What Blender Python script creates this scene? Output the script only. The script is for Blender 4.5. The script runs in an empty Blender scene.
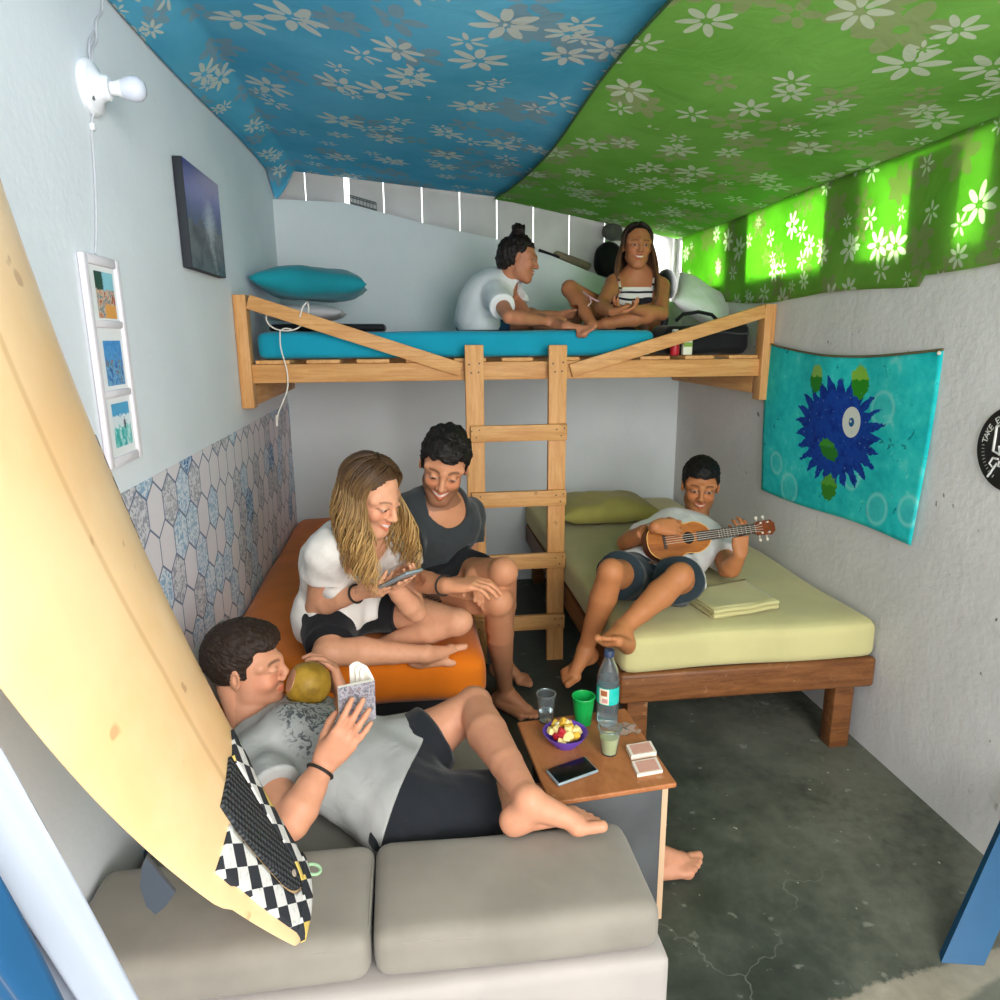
import bpy, bmesh, math, random
import numpy as np
from mathutils import Vector, Matrix, Quaternion
random.seed(7)
RNG = np.random.default_rng(11)
sc = bpy.context.scene
COL = sc.collection
PI = math.pi

# ------------------------------------------------------------------ camera
S_ = 2.12 / 2.4
CF, CPIT, CYAW, CROLL = 702.06, .2285, .1238, -.0076
CH = 1.5442 * S_
_cp, _sp, _cy, _sy = math.cos(CPIT), math.sin(CPIT), math.cos(CYAW), math.sin(CYAW)
cF = np.array([_sy * _cp, _cy * _cp, -_sp])
_R0 = np.array([_cy, -_sy, 0]); _U0 = np.cross(_R0, cF)
cR = _R0 * math.cos(CROLL) + _U0 * math.sin(CROLL)
cU = _U0 * math.cos(CROLL) - _R0 * math.sin(CROLL)
cC = np.array([0, 0, CH])
XL, XR, YB, YLOFT = -.6398, 1.4802, 3.797, 2.795


def ray(px, py):
    return cF + cR * (px - 500) / CF + cU * (500 - py) / CF


def at(px, py, **k):
    """the point of a plane x=, y= or z= of the room that the photograph shows at a pixel"""
    (a, v), = k.items()
    i = 'xyz'.index(a); d = ray(px, py)
    return cC + d * ((v - cC[i]) / d[i])


def pix(p):
    q = np.array(p, float) - cC
    z = q @ cF
    return 500 + CF * (q @ cR) / z, 500 - CF * (q @ cU) / z


def nrm(v):
    v = np.array(v, float)
    return v / (np.linalg.norm(v) + 1e-12)


def lerp(a, b, t):
    return np.array(a, float) * (1 - t) + np.array(b, float) * t


# ------------------------------------------------------------------ materials
def lin(c):
    if isinstance(c, str):
        c = c.lstrip('#'); c = [int(c[i:i + 2], 16) / 255 for i in (0, 2, 4)]
        return tuple(x / 12.92 if x <= .04045 else ((x + .055) / 1.055) ** 2.4 for x in c)
    return tuple(c)[:3]


class E:
    """arithmetic on shader sockets"""
    def __init__(s, nt, sock): s.nt, s.s = nt, sock

    def _m(s, op, *o, clamp=False):
        n = s.nt.nodes.new('ShaderNodeMath'); n.operation = op; n.use_clamp = clamp
        for i, v in enumerate((s,) + o):
            if isinstance(v, E): s.nt.links.new(v.s, n.inputs[i])
            else: n.inputs[i].default_value = float(v)
        return E(s.nt, n.outputs[0])

    def _r(s, op, o):
        n = s.nt.nodes.new('ShaderNodeMath'); n.operation = op
        n.inputs[0].default_value = float(o); s.nt.links.new(s.s, n.inputs[1])
        return E(s.nt, n.outputs[0])
    def __add__(s, o): return s._m('ADD', o)
    __radd__ = __add__
    def __sub__(s, o): return s._m('SUBTRACT', o)
    def __rsub__(s, o): return s._r('SUBTRACT', o)
    def __mul__(s, o): return s._m('MULTIPLY', o)
    __rmul__ = __mul__
    def __truediv__(s, o): return s._m('DIVIDE', o)
    def __rtruediv__(s, o): return s._r('DIVIDE', o)
    def __lt__(s, o): return s._m('LESS_THAN', o)
    def __gt__(s, o): return s._m('GREATER_THAN', o)
    def __neg__(s): return s._m('MULTIPLY', -1)
    def mod(s, o): return s._m('FLOORED_MODULO', o)
    def abs(s): return s._m('ABSOLUTE')
    def sin(s): return s._m('SINE')
    def cos(s): return s._m('COSINE')
    def sqrt(s): return s._m('SQRT')
    def floor(s): return s._m('FLOOR')
    def fract(s): return s._m('FRACT')
    def min(s, o): return s._m('MINIMUM', o)
    def max(s, o): return s._m('MAXIMUM', o)
    def pow(s, o): return s._m('POWER', o)
    def atan2(s, o): return s._m('ARCTAN2', o)
    def clamp(s): return s._m('ADD', 0, clamp=True)
    def step(s, a, b):
        n = s.nt.nodes.new('ShaderNodeMapRange'); n.interpolation_type = 'SMOOTHSTEP'
        s.nt.links.new(s.s, n.inputs[0]); n.inputs[1].default_value = a; n.inputs[2].default_value = b
        return E(s.nt, n.outputs[0])


class M:
    """a material under construction"""
    def __init__(s, name):
        s.m = bpy.data.materials.new(name); s.m.use_nodes = True
        s.nt = s.m.node_tree; s.b = s.nt.nodes['Principled BSDF']
        s.out = [n for n in s.nt.nodes if n.type == 'OUTPUT_MATERIAL'][0]

    def n(s, t, **k):
        n = s.nt.nodes.new(t)
        for a, v in k.items(): setattr(n, a, v)
        return n

    def link(s, a, b):
        s.nt.links.new(a.s if isinstance(a, E) else a, b)

    def coord(s, which='Object', scale=None):
        o = s.n('ShaderNodeTexCoord').outputs[which]
        if scale is not None:
            mp = s.n('ShaderNodeMapping')
            mp.inputs['Scale'].default_value = scale if isinstance(scale, (tuple, list)) else (scale,) * 3
            s.link(o, mp.inputs[0]); o = mp.outputs[0]
        return o

    def xyz(s, which='Object'):
        n = s.n('ShaderNodeSeparateXYZ'); s.link(s.coord(which), n.inputs[0])
        return [E(s.nt, o) for o in n.outputs]

    def vec(s, x, y, z=0.):
        n = s.n('ShaderNodeCombineXYZ')
        for i, v in enumerate((x, y, z)):
            if isinstance(v, E): s.link(v, n.inputs[i])
            else: n.inputs[i].default_value = v
        return n.outputs[0]

    def noise(s, scale, detail=3, rough=.5, v=None, which='Object', dist=0, sc=None):
        n = s.n('ShaderNodeTexNoise'); n.inputs['Scale'].default_value = scale
        n.inputs['Detail'].default_value = detail; n.inputs['Roughness'].default_value = rough
        n.inputs['Distortion'].default_value = dist
        s.link(v if v is not None else s.coord(which, sc), n.inputs['Vector'])
        return E(s.nt, n.outputs[0])

    def white(s, v):
        n = s.n('ShaderNodeTexWhiteNoise'); n.noise_dimensions = '3D'; s.link(v, n.inputs['Vector'])
        return E(s.nt, n.outputs[0])

    def mix(s, f, a, b):
        n = s.n('ShaderNodeMix'); n.data_type = 'RGBA'; n.clamp_factor = True
        i = [q for q in n.inputs if q.enabled]
        for v, q in zip((f, a, b), i):
            if isinstance(v, E): s.link(v, q)
            elif isinstance(v, (int, float)): q.default_value = v
            elif isinstance(v, (str, tuple, list)): q.default_value = (*lin(v), 1)
            else: s.link(v, q)
        return [o for o in n.outputs if o.enabled][0]

    def ramp(s, f, stops, const=False):
        n = s.n('ShaderNodeValToRGB'); r = n.color_ramp
        if const: r.interpolation = 'CONSTANT'
        while len(r.elements) < len(stops): r.elements.new(.5)
        for e, (p, c) in zip(r.elements, stops): e.position = p; e.color = (*lin(c), 1)
        s.link(f, n.inputs[0]); return n.outputs[0]

    def col(s, c):
        if isinstance(c, (str, tuple, list)): s.b.inputs['Base Color'].default_value = (*lin(c), 1)
        else: s.link(c, s.b.inputs['Base Color'])
        return s

    def set(s, rough=.6, spec=.4, metal=0., trans=0., ior=1.45, sss=0, sheen=0, alpha=None):
        i = s.b.inputs
        if isinstance(rough, E): s.link(rough, i['Roughness'])
        else: i['Roughness'].default_value = rough
        i['Specular IOR Level'].default_value = spec; i['Metallic'].default_value = metal
        i['Transmission Weight'].default_value = trans; i['IOR'].default_value = ior
        if sss:
            i['Subsurface Weight'].default_value = sss; i['Subsurface Radius'].default_value = (.012, .005, .003)
            i['Subsurface Scale'].default_value = .6
        if sheen: i['Sheen Weight'].default_value = sheen
        return s

    def bump(s, h, strength=.3, dist=.01):
        n = s.n('ShaderNodeBump'); n.inputs['Strength'].default_value = strength; n.inputs['Distance'].default_value = dist
        s.link(h, n.inputs['Height']); s.link(n.outputs[0], s.b.inputs['Normal']); return s


def plain(name, c, rough=.6, spec=.4, var=.0, vs=8, bump=0, bs=60, bd=.004, c2=None, **k):
    m = M(name)
    if var or c2:
        l = lin(c); d = lin(c2) if c2 else tuple(x * (1 - var) for x in l)
        m.col(m.mix(m.noise(vs, 4).step(.3, .7), l, d))
    else: m.col(c)
    m.set(rough, spec, **k)
    if bump: m.bump(m.noise(bs, 4), bump, bd)
    return m.m


def fabric(name, c, var=.12, weave=900, wr=.25, wscale=7, rough=.85, fold=.012, c2=None, sheen=.15):
    m = M(name); l = lin(c)
    m.col(m.mix(m.noise(6, 4).step(.3, .7), l, lin(c2) if c2 else tuple(x * (1 - var) for x in l)))
    m.set(rough, .2, sheen=sheen)
    h = m.noise(weave, 1) * .03 + m.noise(wscale, 3, .55, dist=.6)
    return m.bump(h, wr, fold).m


def wood(name, c1, c2, scale=(3, 40, 40), rough=.5, spec=.35, worn=None):
    m = M(name)
    f = m.noise(1.6, 5, .6, v=m.coord('Object', scale), dist=.8)
    g = m.noise(5, 4, .6, v=m.coord('Object', tuple(q * 3 for q in scale)))
    c = m.mix((f * .7 + g * .3).step(.3, .72), c1, c2)
    kn = m.noise(9, 2).step(.70, .76)
    c = m.mix(kn * .6, c, tuple(x * .45 for x in lin(c2)))
    if worn: c = m.mix(m.noise(26, 5, .7).step(.6, .72) * .55, c, worn)
    m.col(c).set(rough, spec)
    return m.bump(g, .15, .003).m


# ------------------------------------------------------------------ objects
def tag(o, label=None, cat=None, group=None, kind=None):
    if label: o['label'] = label
    if cat: o['category'] = cat
    if group: o['group'] = group
    if kind: o['kind'] = kind
    return o


def mobj(name, verts, faces, mat=None, parent=None, smooth=True, uv=None):
    me = bpy.data.meshes.new(name)
    me.from_pydata([tuple(map(float, v)) for v in verts], [], [tuple(int(i) for i in f) for f in faces])
    if smooth: me.polygons.foreach_set('use_smooth', [True] * len(me.polygons))
    if uv is not None:
        L = me.uv_layers.new(name='UVMap'); li = np.zeros(len(me.loops), int); me.loops.foreach_get('vertex_index', li)
        L.data.foreach_set('uv', np.asarray(uv, float)[li].ravel())
    return link(name, me, mat, parent)


def link(name, me, mat=None, parent=None):
    o = bpy.data.objects.new(name, me); COL.objects.link(o)
    for x in (mat if isinstance(mat, (list, tuple)) else [mat]):
        if x: me.materials.append(x)
    if parent: parented(o, parent)
    return o


def parented(o, parent):
    o.parent = parent
    o.matrix_parent_inverse = MW(parent).inverted()


def MW(o):
    m = o.matrix_basis.copy()
    return (MW(o.parent) @ o.matrix_parent_inverse @ m) if o.parent else m


def empty(name, loc, label=None, cat=None, group=None):
    o = bpy.data.objects.new(name, None); COL.objects.link(o); o.location = loc
    o.empty_display_size = .05
    return tag(o, label, cat, group)


class B:
    """collects shapes and links them as one mesh object"""
    def __init__(s): s.bm = bmesh.new()

    def box(s, lo, hi, bev=0, seg=2, rot=None, piv=None):
        lo, hi = np.minimum(lo, hi), np.maximum(lo, hi)
        t = bmesh.new()
        bmesh.ops.create_cube(t, size=1)
        bmesh.ops.scale(t, vec=Vector(hi - lo), verts=t.verts)
        if bev: bmesh.ops.bevel(t, geom=list(t.edges), offset=bev, segments=seg, profile=.5, affect='EDGES')
        c = (lo + hi) / 2
        m = Matrix.Translation(Vector(c))
        if rot is not None:
            pv = Vector(piv if piv is not None else c)
            m = Matrix.Translation(pv) @ rot.to_4x4() @ Matrix.Translation(-pv) @ m
        return s._add(t, m)

    def bar(s, a, b, w, h, up=(0, 0, 1), bev=.002):
        """a board from a to b, w across and h along up"""
        a, b = Vector(a), Vector(b); d = (b - a); L = d.length; d.normalize()
        u = Vector(up); x = d.cross(u).normalized(); u = x.cross(d)
        t = bmesh.new(); bmesh.ops.create_cube(t, size=1); bmesh.ops.scale(t, vec=(w, L, h), verts=t.verts)
        if bev: bmesh.ops.bevel(t, geom=list(t.edges), offset=bev, segments=2, profile=.5, affect='EDGES')
        m = Matrix((x, d, u)).transposed().to_4x4(); m.translation = (a + b) / 2
        return s._add(t, m)

    def _add(s, t, m):
        bmesh.ops.transform(t, matrix=m, verts=t.verts)
        me = bpy.data.meshes.new('t'); t.to_mesh(me); t.free(); s.bm.from_mesh(me); bpy.data.meshes.remove(me)
        return s

    def cyl(s, a, b, r1, r2=None, n=20, cap=True):
        a, b = Vector(a), Vector(b); d = b - a
        t = bmesh.new(); bmesh.ops.create_cone(t, cap_ends=cap, segments=n, radius1=r1, radius2=r1 if r2 is None else r2, depth=d.length)
        m = d.to_track_quat('Z', 'Y').to_matrix().to_4x4(); m.translation = (a + b) / 2
        return s._add(t, m)

    def ball(s, c, r, n=16, scale=(1, 1, 1), rot=None):
        t = bmesh.new(); bmesh.ops.create_uvsphere(t, u_segments=n * 2, v_segments=n, radius=r)
        m = Matrix.Diagonal((*scale, 1))
        if rot is not None: m = rot.to_4x4() @ m
        return s._add(t, Matrix.Translation(Vector(c)) @ m)

    def tube(s, pts, r, n=8, closed=False, cap=True):
        P = [np.array(p, float) for p in pts]; N = len(P)
        R = r if hasattr(r, '__len__') else [r] * N
        rings = []; u = None
        for i, p in enumerate(P):
            d = nrm(P[(i + 1) % N] - P[i - 1]) if closed or 0 < i < N - 1 else nrm(P[min(i + 1, N - 1)] - P[max(i - 1, 0)])
            if u is None: u = nrm(np.cross(d, [.31, .52, .8]))
            u = nrm(u - d * (u @ d)); w = np.cross(d, u)
            rings.append([s.bm.verts.new(p + (u * math.cos(a) + w * math.sin(a)) * R[i]) for a in np.linspace(0, 2 * PI, n, False)])
        for i in range(N if closed else N - 1):
            A, C = rings[i], rings[(i + 1) % N]
            for j in range(n): s.bm.faces.new((A[j], A[(j + 1) % n], C[(j + 1) % n], C[j]))
        if cap and not closed:
            s.bm.faces.new(rings[0][::-1]); s.bm.faces.new(rings[-1])
        return s

    def lathe(s, prof, c, axis=(0, 0, 1), n=32):
        """prof: (radius, height) pairs turned about an axis through c"""
        q = Vector(axis).to_track_quat('Z', 'Y'); c = Vector(c); rings = []
        for r, h in prof:
            if r < 1e-6: rings.append([s.bm.verts.new(c + q @ Vector((0, 0, h)))]); continue
            rings.append([s.bm.verts.new(c + q @ Vector((r * math.cos(a), r * math.sin(a), h))) for a in np.linspace(0, 2 * PI, n, False)])
        for A, C in zip(rings, rings[1:]):
            for j in range(n):
                k = (j + 1) % n
                if len(A) == 1 and len(C) == 1: continue
                if len(A) == 1: s.bm.faces.new((A[0], C[k], C[j]))
                elif len(C) == 1: s.bm.faces.new((A[j], A[k], C[0]))
                else: s.bm.faces.new((A[j], A[k], C[k], C[j]))
        return s

    def poly(s, pts, ext=None):
        v = [s.bm.verts.new(p) for p in pts]; f = s.bm.faces.new(v)
        if ext is not None:
            r = bmesh.ops.extrude_face_region(s.bm, geom=[f])
            bmesh.ops.translate(s.bm, vec=Vector(ext), verts=[g for g in r['geom'] if isinstance(g, bmesh.types.BMVert)])
        return s

    def build(s, name, mat=None, parent=None, smooth=None, sharp=40):
        bmesh.ops.recalc_face_normals(s.bm, faces=s.bm.faces)
        me = bpy.data.meshes.new(name); s.bm.to_mesh(me); s.bm.free()
        if smooth is not False:
            me.polygons.foreach_set('use_smooth', [True] * len(me.polygons))
            me.set_sharp_from_angle(angle=math.radians(sharp))
        return link(name, me, mat, parent)


def sheet(fn, nu, nv, name, mat, parent=None, thick=0, uvs=None):
    """a cloth: fn(u, v) -> point for u, v in 0..1"""
    V = []; UV = []
    for j in range(nv + 1):
        for i in range(nu + 1):
            u, v = i / nu, j / nv
            V.append(fn(u, v)); UV.append(uvs(u, v) if uvs else (u, v))
    F = [(j * (nu + 1) + i, j * (nu + 1) + i + 1, (j + 1) * (nu + 1) + i + 1, (j + 1) * (nu + 1) + i) for j in range(nv) for i in range(nu)]
    o = mobj(name, V, F, mat, parent, True, UV)
    if thick:
        md = o.modifiers.new('thickness', 'SOLIDIFY'); md.thickness = thick; md.offset = 0
    return o


def softbox(name, lo, hi, mat, parent=None, r=.03, seg=4, puff=0, sag=0, wob=.004, seed=0, div=10):
    """a rounded, slightly uneven upholstered block"""
    lo, hi = np.array(lo, float), np.array(hi, float)
    c, hs = (lo + hi) / 2, (hi - lo) / 2
    n = [max(4, int(div * h / max(hs))) for h in hs]
    bm = bmesh.new(); bmesh.ops.create_cube(bm, size=2)
    bmesh.ops.subdivide_edges(bm, edges=bm.edges[:], cuts=15, use_grid_fill=True)
    rng = np.random.default_rng(seed); ph = rng.uniform(0, 6, (6,)); 
    for v in bm.verts:
        p = np.array(v.co); q = np.sign(p) * (1 - (1 - np.abs(p)) ** 1.6) * hs   # denser near the edges
        inner = np.clip(q, -(hs - r), hs - r); d = q - inner
        L = np.linalg.norm(d)
        m = np.max(np.abs(d)) + 1e-9
        q = inner + d / (L + 1e-9) * m if L > 0 else q
        uu, vv = q[0] / hs[0], q[1] / hs[1]
        k = (1 - uu ** 2) * (1 - vv ** 2)
        if q[2] > 0: q[2] += (puff - sag) * k * q[2] / hs[2]
        q[:2] *= 1 + .5 * puff / max(hs[0], hs[1]) * (1 - (q[2] / hs[2]) ** 2) * .5
        w = c + q
        q = q + wob * np.array([math.sin(9 * w[1] + ph[0]) , math.sin(8 * w[0] + ph[1]), math.sin(11 * w[0] + ph[2]) * math.sin(9 * w[1] + ph[3])]) * (q[2] > -hs[2] * .9)
        v.co = c + q
    me = bpy.data.meshes.new(name); bm.to_mesh(me); bm.free()
    me.polygons.foreach_set('use_smooth', [True] * len(me.polygons))
    return link(name, me, mat, parent)


def pillow(name, c, ax, ay, L, W, T, mat, parent=None, seed=0, n=28, wrk=.7):
    """a stuffed pillow centred at c: ax along its length, ay across"""
    ax = nrm(ax); ay = nrm(np.array(ay) - ax * (ax @ np.array(ay))); az = np.cross(ax, ay)
    rng = np.random.default_rng(seed); ph = rng.uniform(0, 6, 8)
    V = []; F = []
    for s in (1, -1):
        for j in range(n + 1):
            for i in range(n + 1):
                u, v = 2 * i / n - 1, 2 * j / n - 1
                h = (max(0, (1 - abs(u) ** 2.6) * (1 - abs(v) ** 2.6))) ** .44
                pin = 1 - .07 * (1 - abs(u) ** 2) * abs(v) ** 2; pin2 = 1 - .07 * (1 - abs(v) ** 2) * abs(u) ** 2
                wr = .012 * wrk * T / .12 * h * (math.sin(5 * u + 3 * v + ph[0]) + math.sin(7 * v - 4 * u + ph[1]) * .6 + .5 * math.sin(13 * u + ph[2]) * math.sin(11 * v + ph[3]))
                V.append(np.array(c) + ax * (u * L / 2 * pin2) + ay * (v * W / 2 * pin) + az * s * (T / 2 * h + wr * (h > 0)))
    N = (n + 1) ** 2
    for k in range(2):
        for j in range(n):
            for i in range(n):
                q = [k * N + j * (n + 1) + i, k * N + j * (n + 1) + i + 1, k * N + (j + 1) * (n + 1) + i + 1, k * N + (j + 1) * (n + 1) + i]
                F.append(q if k == 0 else q[::-1])
    o = mobj(name, V, F, mat, parent)
    bm = bmesh.new(); bm.from_mesh(o.data); bmesh.ops.remove_doubles(bm, verts=bm.verts, dist=1e-5); bm.to_mesh(o.data); bm.free()
    return o


def text(name, s, loc, size, mat, parent, rot, ext=.0005, align='CENTER'):
    """lettering as a mesh"""
    cu = bpy.data.curves.new(name, 'FONT'); cu.body = s; cu.size = size; cu.extrude = ext; cu.align_x = align; cu.align_y = 'CENTER'
    o = bpy.data.objects.new('tmp', cu); COL.objects.link(o)
    dg = bpy.context.evaluated_depsgraph_get()
    me = bpy.data.meshes.new_from_object(o.evaluated_get(dg)); bpy.data.objects.remove(o); bpy.data.curves.remove(cu)
    me.name = name
    me.transform(Matrix.Translation(Vector(loc)) @ rot.to_4x4())
    return link(name, me, mat, parent)


def merge(objs, name):
    """several meshes become one object"""
    bm = bmesh.new()
    for o in objs: bm.from_mesh(o.data)
    a = objs[0]; me = bpy.data.meshes.new(name); bm.to_mesh(me); bm.free()
    for m in a.data.materials: me.materials.append(m)
    p = a.parent
    for o in objs: bpy.data.objects.remove(o)
    o = link(name, me, None, p)
    return o
# ------------------------------------------------------------------ smooth solids: rounded cones and ellipsoids blended into one skin
class Solid:
    def __init__(s, h=.004): s.h = h; s.g = {}; s.ops = []; s.dis = None

    def cone(s, a, b, ra, rb=None, k=.02, g=0, sub=False, flat=None, clip=None):
        a, b = np.array(a, float), np.array(b, float); rb = ra if rb is None else rb
        ba = b - a; L2 = ba @ ba + 1e-12

        def f(X):
            q = X - a
            t = np.clip(q @ ba / L2, 0, 1)
            q = q - t[..., None] * ba
            if flat is not None:                       # (axis, factor): thinner along that axis
                ax, fa = flat; ax = np.asarray(ax)
                q = q + (q @ ax)[..., None] * ax * (1 / fa - 1)
            d = np.sqrt((q * q).sum(-1)) - (ra + (rb - ra) * t)
            return d if clip is None else np.maximum(d, (X - clip[0]) @ clip[1])
        r = max(ra, rb)
        s._p(f, np.minimum(a, b) - r, np.maximum(a, b) + r, k, g, sub); return s

    def chain(s, pts, rs, k=.02, g=0):
        for i in range(len(pts) - 1): s.cone(pts[i], pts[i + 1], rs[i], rs[i + 1], k, g)
        return s

    def ell(s, c, ax, r, k=.02, g=0, sub=False):
        c = np.array(c, float); A = np.array(ax, float).T; r = np.array(r, float)      # ax: three row axes

        def f(X):
            q = ((X - c) @ A) / r
            k0 = np.sqrt((q * q).sum(-1)); q /= r
            k1 = np.sqrt((q * q).sum(-1)) + 1e-9
            return k0 * (k0 - 1) / k1
        e = np.sqrt(((np.array(ax, float) * r[:, None]) ** 2).sum(0))
        s._p(f, c - e, c + e, k, g, sub); return s

    def _p(s, f, lo, hi, k, g, sub): s.g.setdefault(g, []).append((f, lo, hi, k, sub))

    def cut(s, p, n, lo=None, hi=None, k=0):
        """take away what lies beyond the plane through p along n"""
        s.ops.append(('cut', np.array(p, float), nrm(n), k)); return s

    def take(s, other_f): s.ops.append(('fn', other_f)); return s

    def mesh(s, kg=.006):
        h = s.h
        L = [p for q in s.g.values() for p in q if not p[4]]
        lo = np.min([p[1] for p in L], 0) - 5 * h; hi = np.max([p[2] for p in L], 0) + 5 * h
        n = np.ceil((hi - lo) / h).astype(int) + 1
        axs = [lo[i] + h * np.arange(n[i]) for i in range(3)]
        D = np.full(n, 1., np.float32)
        for gi, prims in s.g.items():
            m = max(max(p[3] for p in prims), 4 * h) + 2 * h
            g0 = np.clip(np.floor((np.min([p[1] for p in prims], 0) - m - lo) / h).astype(int), 0, n)
            g1 = np.clip(np.ceil((np.max([p[2] for p in prims], 0) + m - lo) / h).astype(int) + 1, 0, n)
            if np.any(g1 <= g0): continue
            G = np.full(g1 - g0, 1., np.float32)
            for f, pl, ph, k, sub in prims:
                m = max(k, 4 * h) + h
                i0 = np.clip(np.floor((pl - m - lo) / h).astype(int), g0, g1); i1 = np.clip(np.ceil((ph + m - lo) / h).astype(int) + 1, g0, g1)
                if np.any(i1 <= i0): continue
                sl = tuple(slice(p, q) for p, q in zip(i0 - g0, i1 - g0))
                X = np.stack(np.meshgrid(*[axs[i][i0[i]:i1[i]] for i in range(3)], indexing='ij'), -1)
                d = f(X).astype(np.float32); a = G[sl]
                if sub:
                    d = -d
                    w = np.clip(.5 - .5 * (a - d) / max(k, 1e-6), 0, 1)
                    G[sl] = np.where(np.abs(a) < 1, a * (1 - w) + d * w + k * w * (1 - w), a)
                else:
                    w = np.clip(.5 + .5 * (a - d) / max(k, 1e-6), 0, 1)
                    G[sl] = a * (1 - w) + d * w - k * w * (1 - w)
            sl = tuple(slice(p, q) for p, q in zip(g0, g1)); A = D[sl]
            w = np.clip(.5 + .5 * (A - G) / kg, 0, 1)
            D[sl] = A * (1 - w) + G * w - kg * w * (1 - w)
        if s.dis is not None or s.ops:
            I = np.argwhere(D < 6 * h)
            X = lo + I * h; d = D[tuple(I.T)].astype(float)
            if s.dis is not None: d = d + s.dis(X)
            for o in s.ops:
                if o[0] == 'cut':
                    d = np.maximum(d, (X - o[1]) @ o[2])
                else: d = np.maximum(d, -o[1](X))
            D[tuple(I.T)] = d
        return nets(D, lo, h)


def nets(D, lo, h):
    """surface nets: grid of distances -> vertices, quads"""
    n = np.array(D.shape); ins = D < 0
    c = np.zeros(n - 1, np.int8)
    offs = [(i, j, k) for i in (0, 1) for j in (0, 1) for k in (0, 1)]
    for o in offs: c += ins[o[0]:n[0] - 1 + o[0], o[1]:n[1] - 1 + o[1], o[2]:n[2] - 1 + o[2]]
    cells = np.argwhere((c > 0) & (c < 8))
    idx = np.full(n - 1, -1, np.int32); idx[tuple(cells.T)] = np.arange(len(cells))
    val = {o: D[tuple((cells + o).T)] for o in offs}
    acc = np.zeros((len(cells), 3)); cnt = np.zeros(len(cells))
    for a in offs:
        for ax in range(3):
            if a[ax]: continue
            b = list(a); b[ax] = 1; b = tuple(b)
            va, vb = val[a], val[b]; m = (va < 0) != (vb < 0)
            t = np.where(m, va / np.where(m, va - vb, 1), 0)
            p = np.array(a, float)[None].repeat(len(cells), 0); p[:, ax] = t
            acc[m] += p[m]; cnt[m] += 1
    V = lo + h * (cells + acc / cnt[:, None])
    Q = []
    for ax in range(3):
        u, v = (ax + 1) % 3, (ax + 2) % 3
        sl0 = [slice(1, n[i] - 1) for i in range(3)]; sl1 = list(sl0)
        sl0[ax] = slice(0, n[ax] - 1); sl1[ax] = slice(1, n[ax])
        A, Bb = ins[tuple(sl0)], ins[tuple(sl1)]
        for sgn in (0, 1):
            e = np.argwhere((A & ~Bb) if sgn == 0 else (~A & Bb))
            if not len(e): continue
            base = e.copy()
            for i in range(3):
                if i != ax: base[:, i] += 1
            def cell(du, dv):
                q = base.copy(); q[:, u] -= du; q[:, v] -= dv
                return idx[tuple(q.T)]
            f = np.stack([cell(1, 1), cell(0, 1), cell(0, 0), cell(1, 0)], 1)
            Q.append(f if sgn == 0 else f[:, ::-1])
    return V, np.concatenate(Q)


def relax(V, Q, it=1, f=.5):
    for _ in range(it):
        S = np.zeros_like(V); c = np.zeros(len(V))
        for a in range(4):
            for b in (1, 3):
                np.add.at(S, Q[:, a], V[Q[:, (a + b) % 4]]); np.add.at(c, Q[:, a], 1)
        V = V * (1 - f) + f * S / c[:, None]
    return V


def skin_obj(name, V, Q, mat, parent=None, color=None):
    me = bpy.data.meshes.new(name)
    me.vertices.add(len(V)); me.vertices.foreach_set('co', np.asarray(V, np.float32).ravel())
    me.loops.add(len(Q) * 4); me.loops.foreach_set('vertex_index', Q.astype(np.int32).ravel())
    me.polygons.add(len(Q)); me.polygons.foreach_set('loop_start', np.arange(0, len(Q) * 4, 4, dtype=np.int32))
    me.polygons.foreach_set('use_smooth', np.ones(len(Q), bool))
    me.update(); me.validate()
    if color is not None:
        a = me.color_attributes.new('tint', 'FLOAT_COLOR', 'POINT')
        a.data.foreach_set('color', np.concatenate([color, np.ones((len(V), 1))], 1).astype(np.float32).ravel())
    return link(name, me, mat, parent)


def waves(seed, scale, n=7, stretch=(1, 1, 1)):
    """a smooth random field in about -1..1"""
    r = np.random.default_rng(seed); K = r.normal(size=(n, 3)) * scale * np.array(stretch); P = r.uniform(0, 6.28, n)
    return lambda X: np.sin(X @ K.T + P).sum(-1) / n ** .5 * .8
# ------------------------------------------------------------------ people
def reach(px, py, frm, L, near=True):
    """the point on the sight line of a pixel that lies L from a joint"""
    d = ray(px, py); o = cC - np.array(frm, float)
    b = o @ d / (d @ d); c = (o @ o - L * L) / (d @ d); q = b * b - c
    t = -b if q < 0 else (-b - math.sqrt(q) if near else -b + math.sqrt(q))
    return cC + d * t


def skin_mat():
    m = M('skin')
    a = m.n('ShaderNodeAttribute', attribute_name='tint'); 
    m.col(m.mix(m.noise(60, 4).step(.35, .8) * .14, a.outputs['Color'], (.30, .08, .04)))
    m.set(.5, .35, sss=.12)
    return m.bump(m.noise(260, 3), .05, .002).m


SKIN = skin_mat()
NAIL = None


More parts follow.
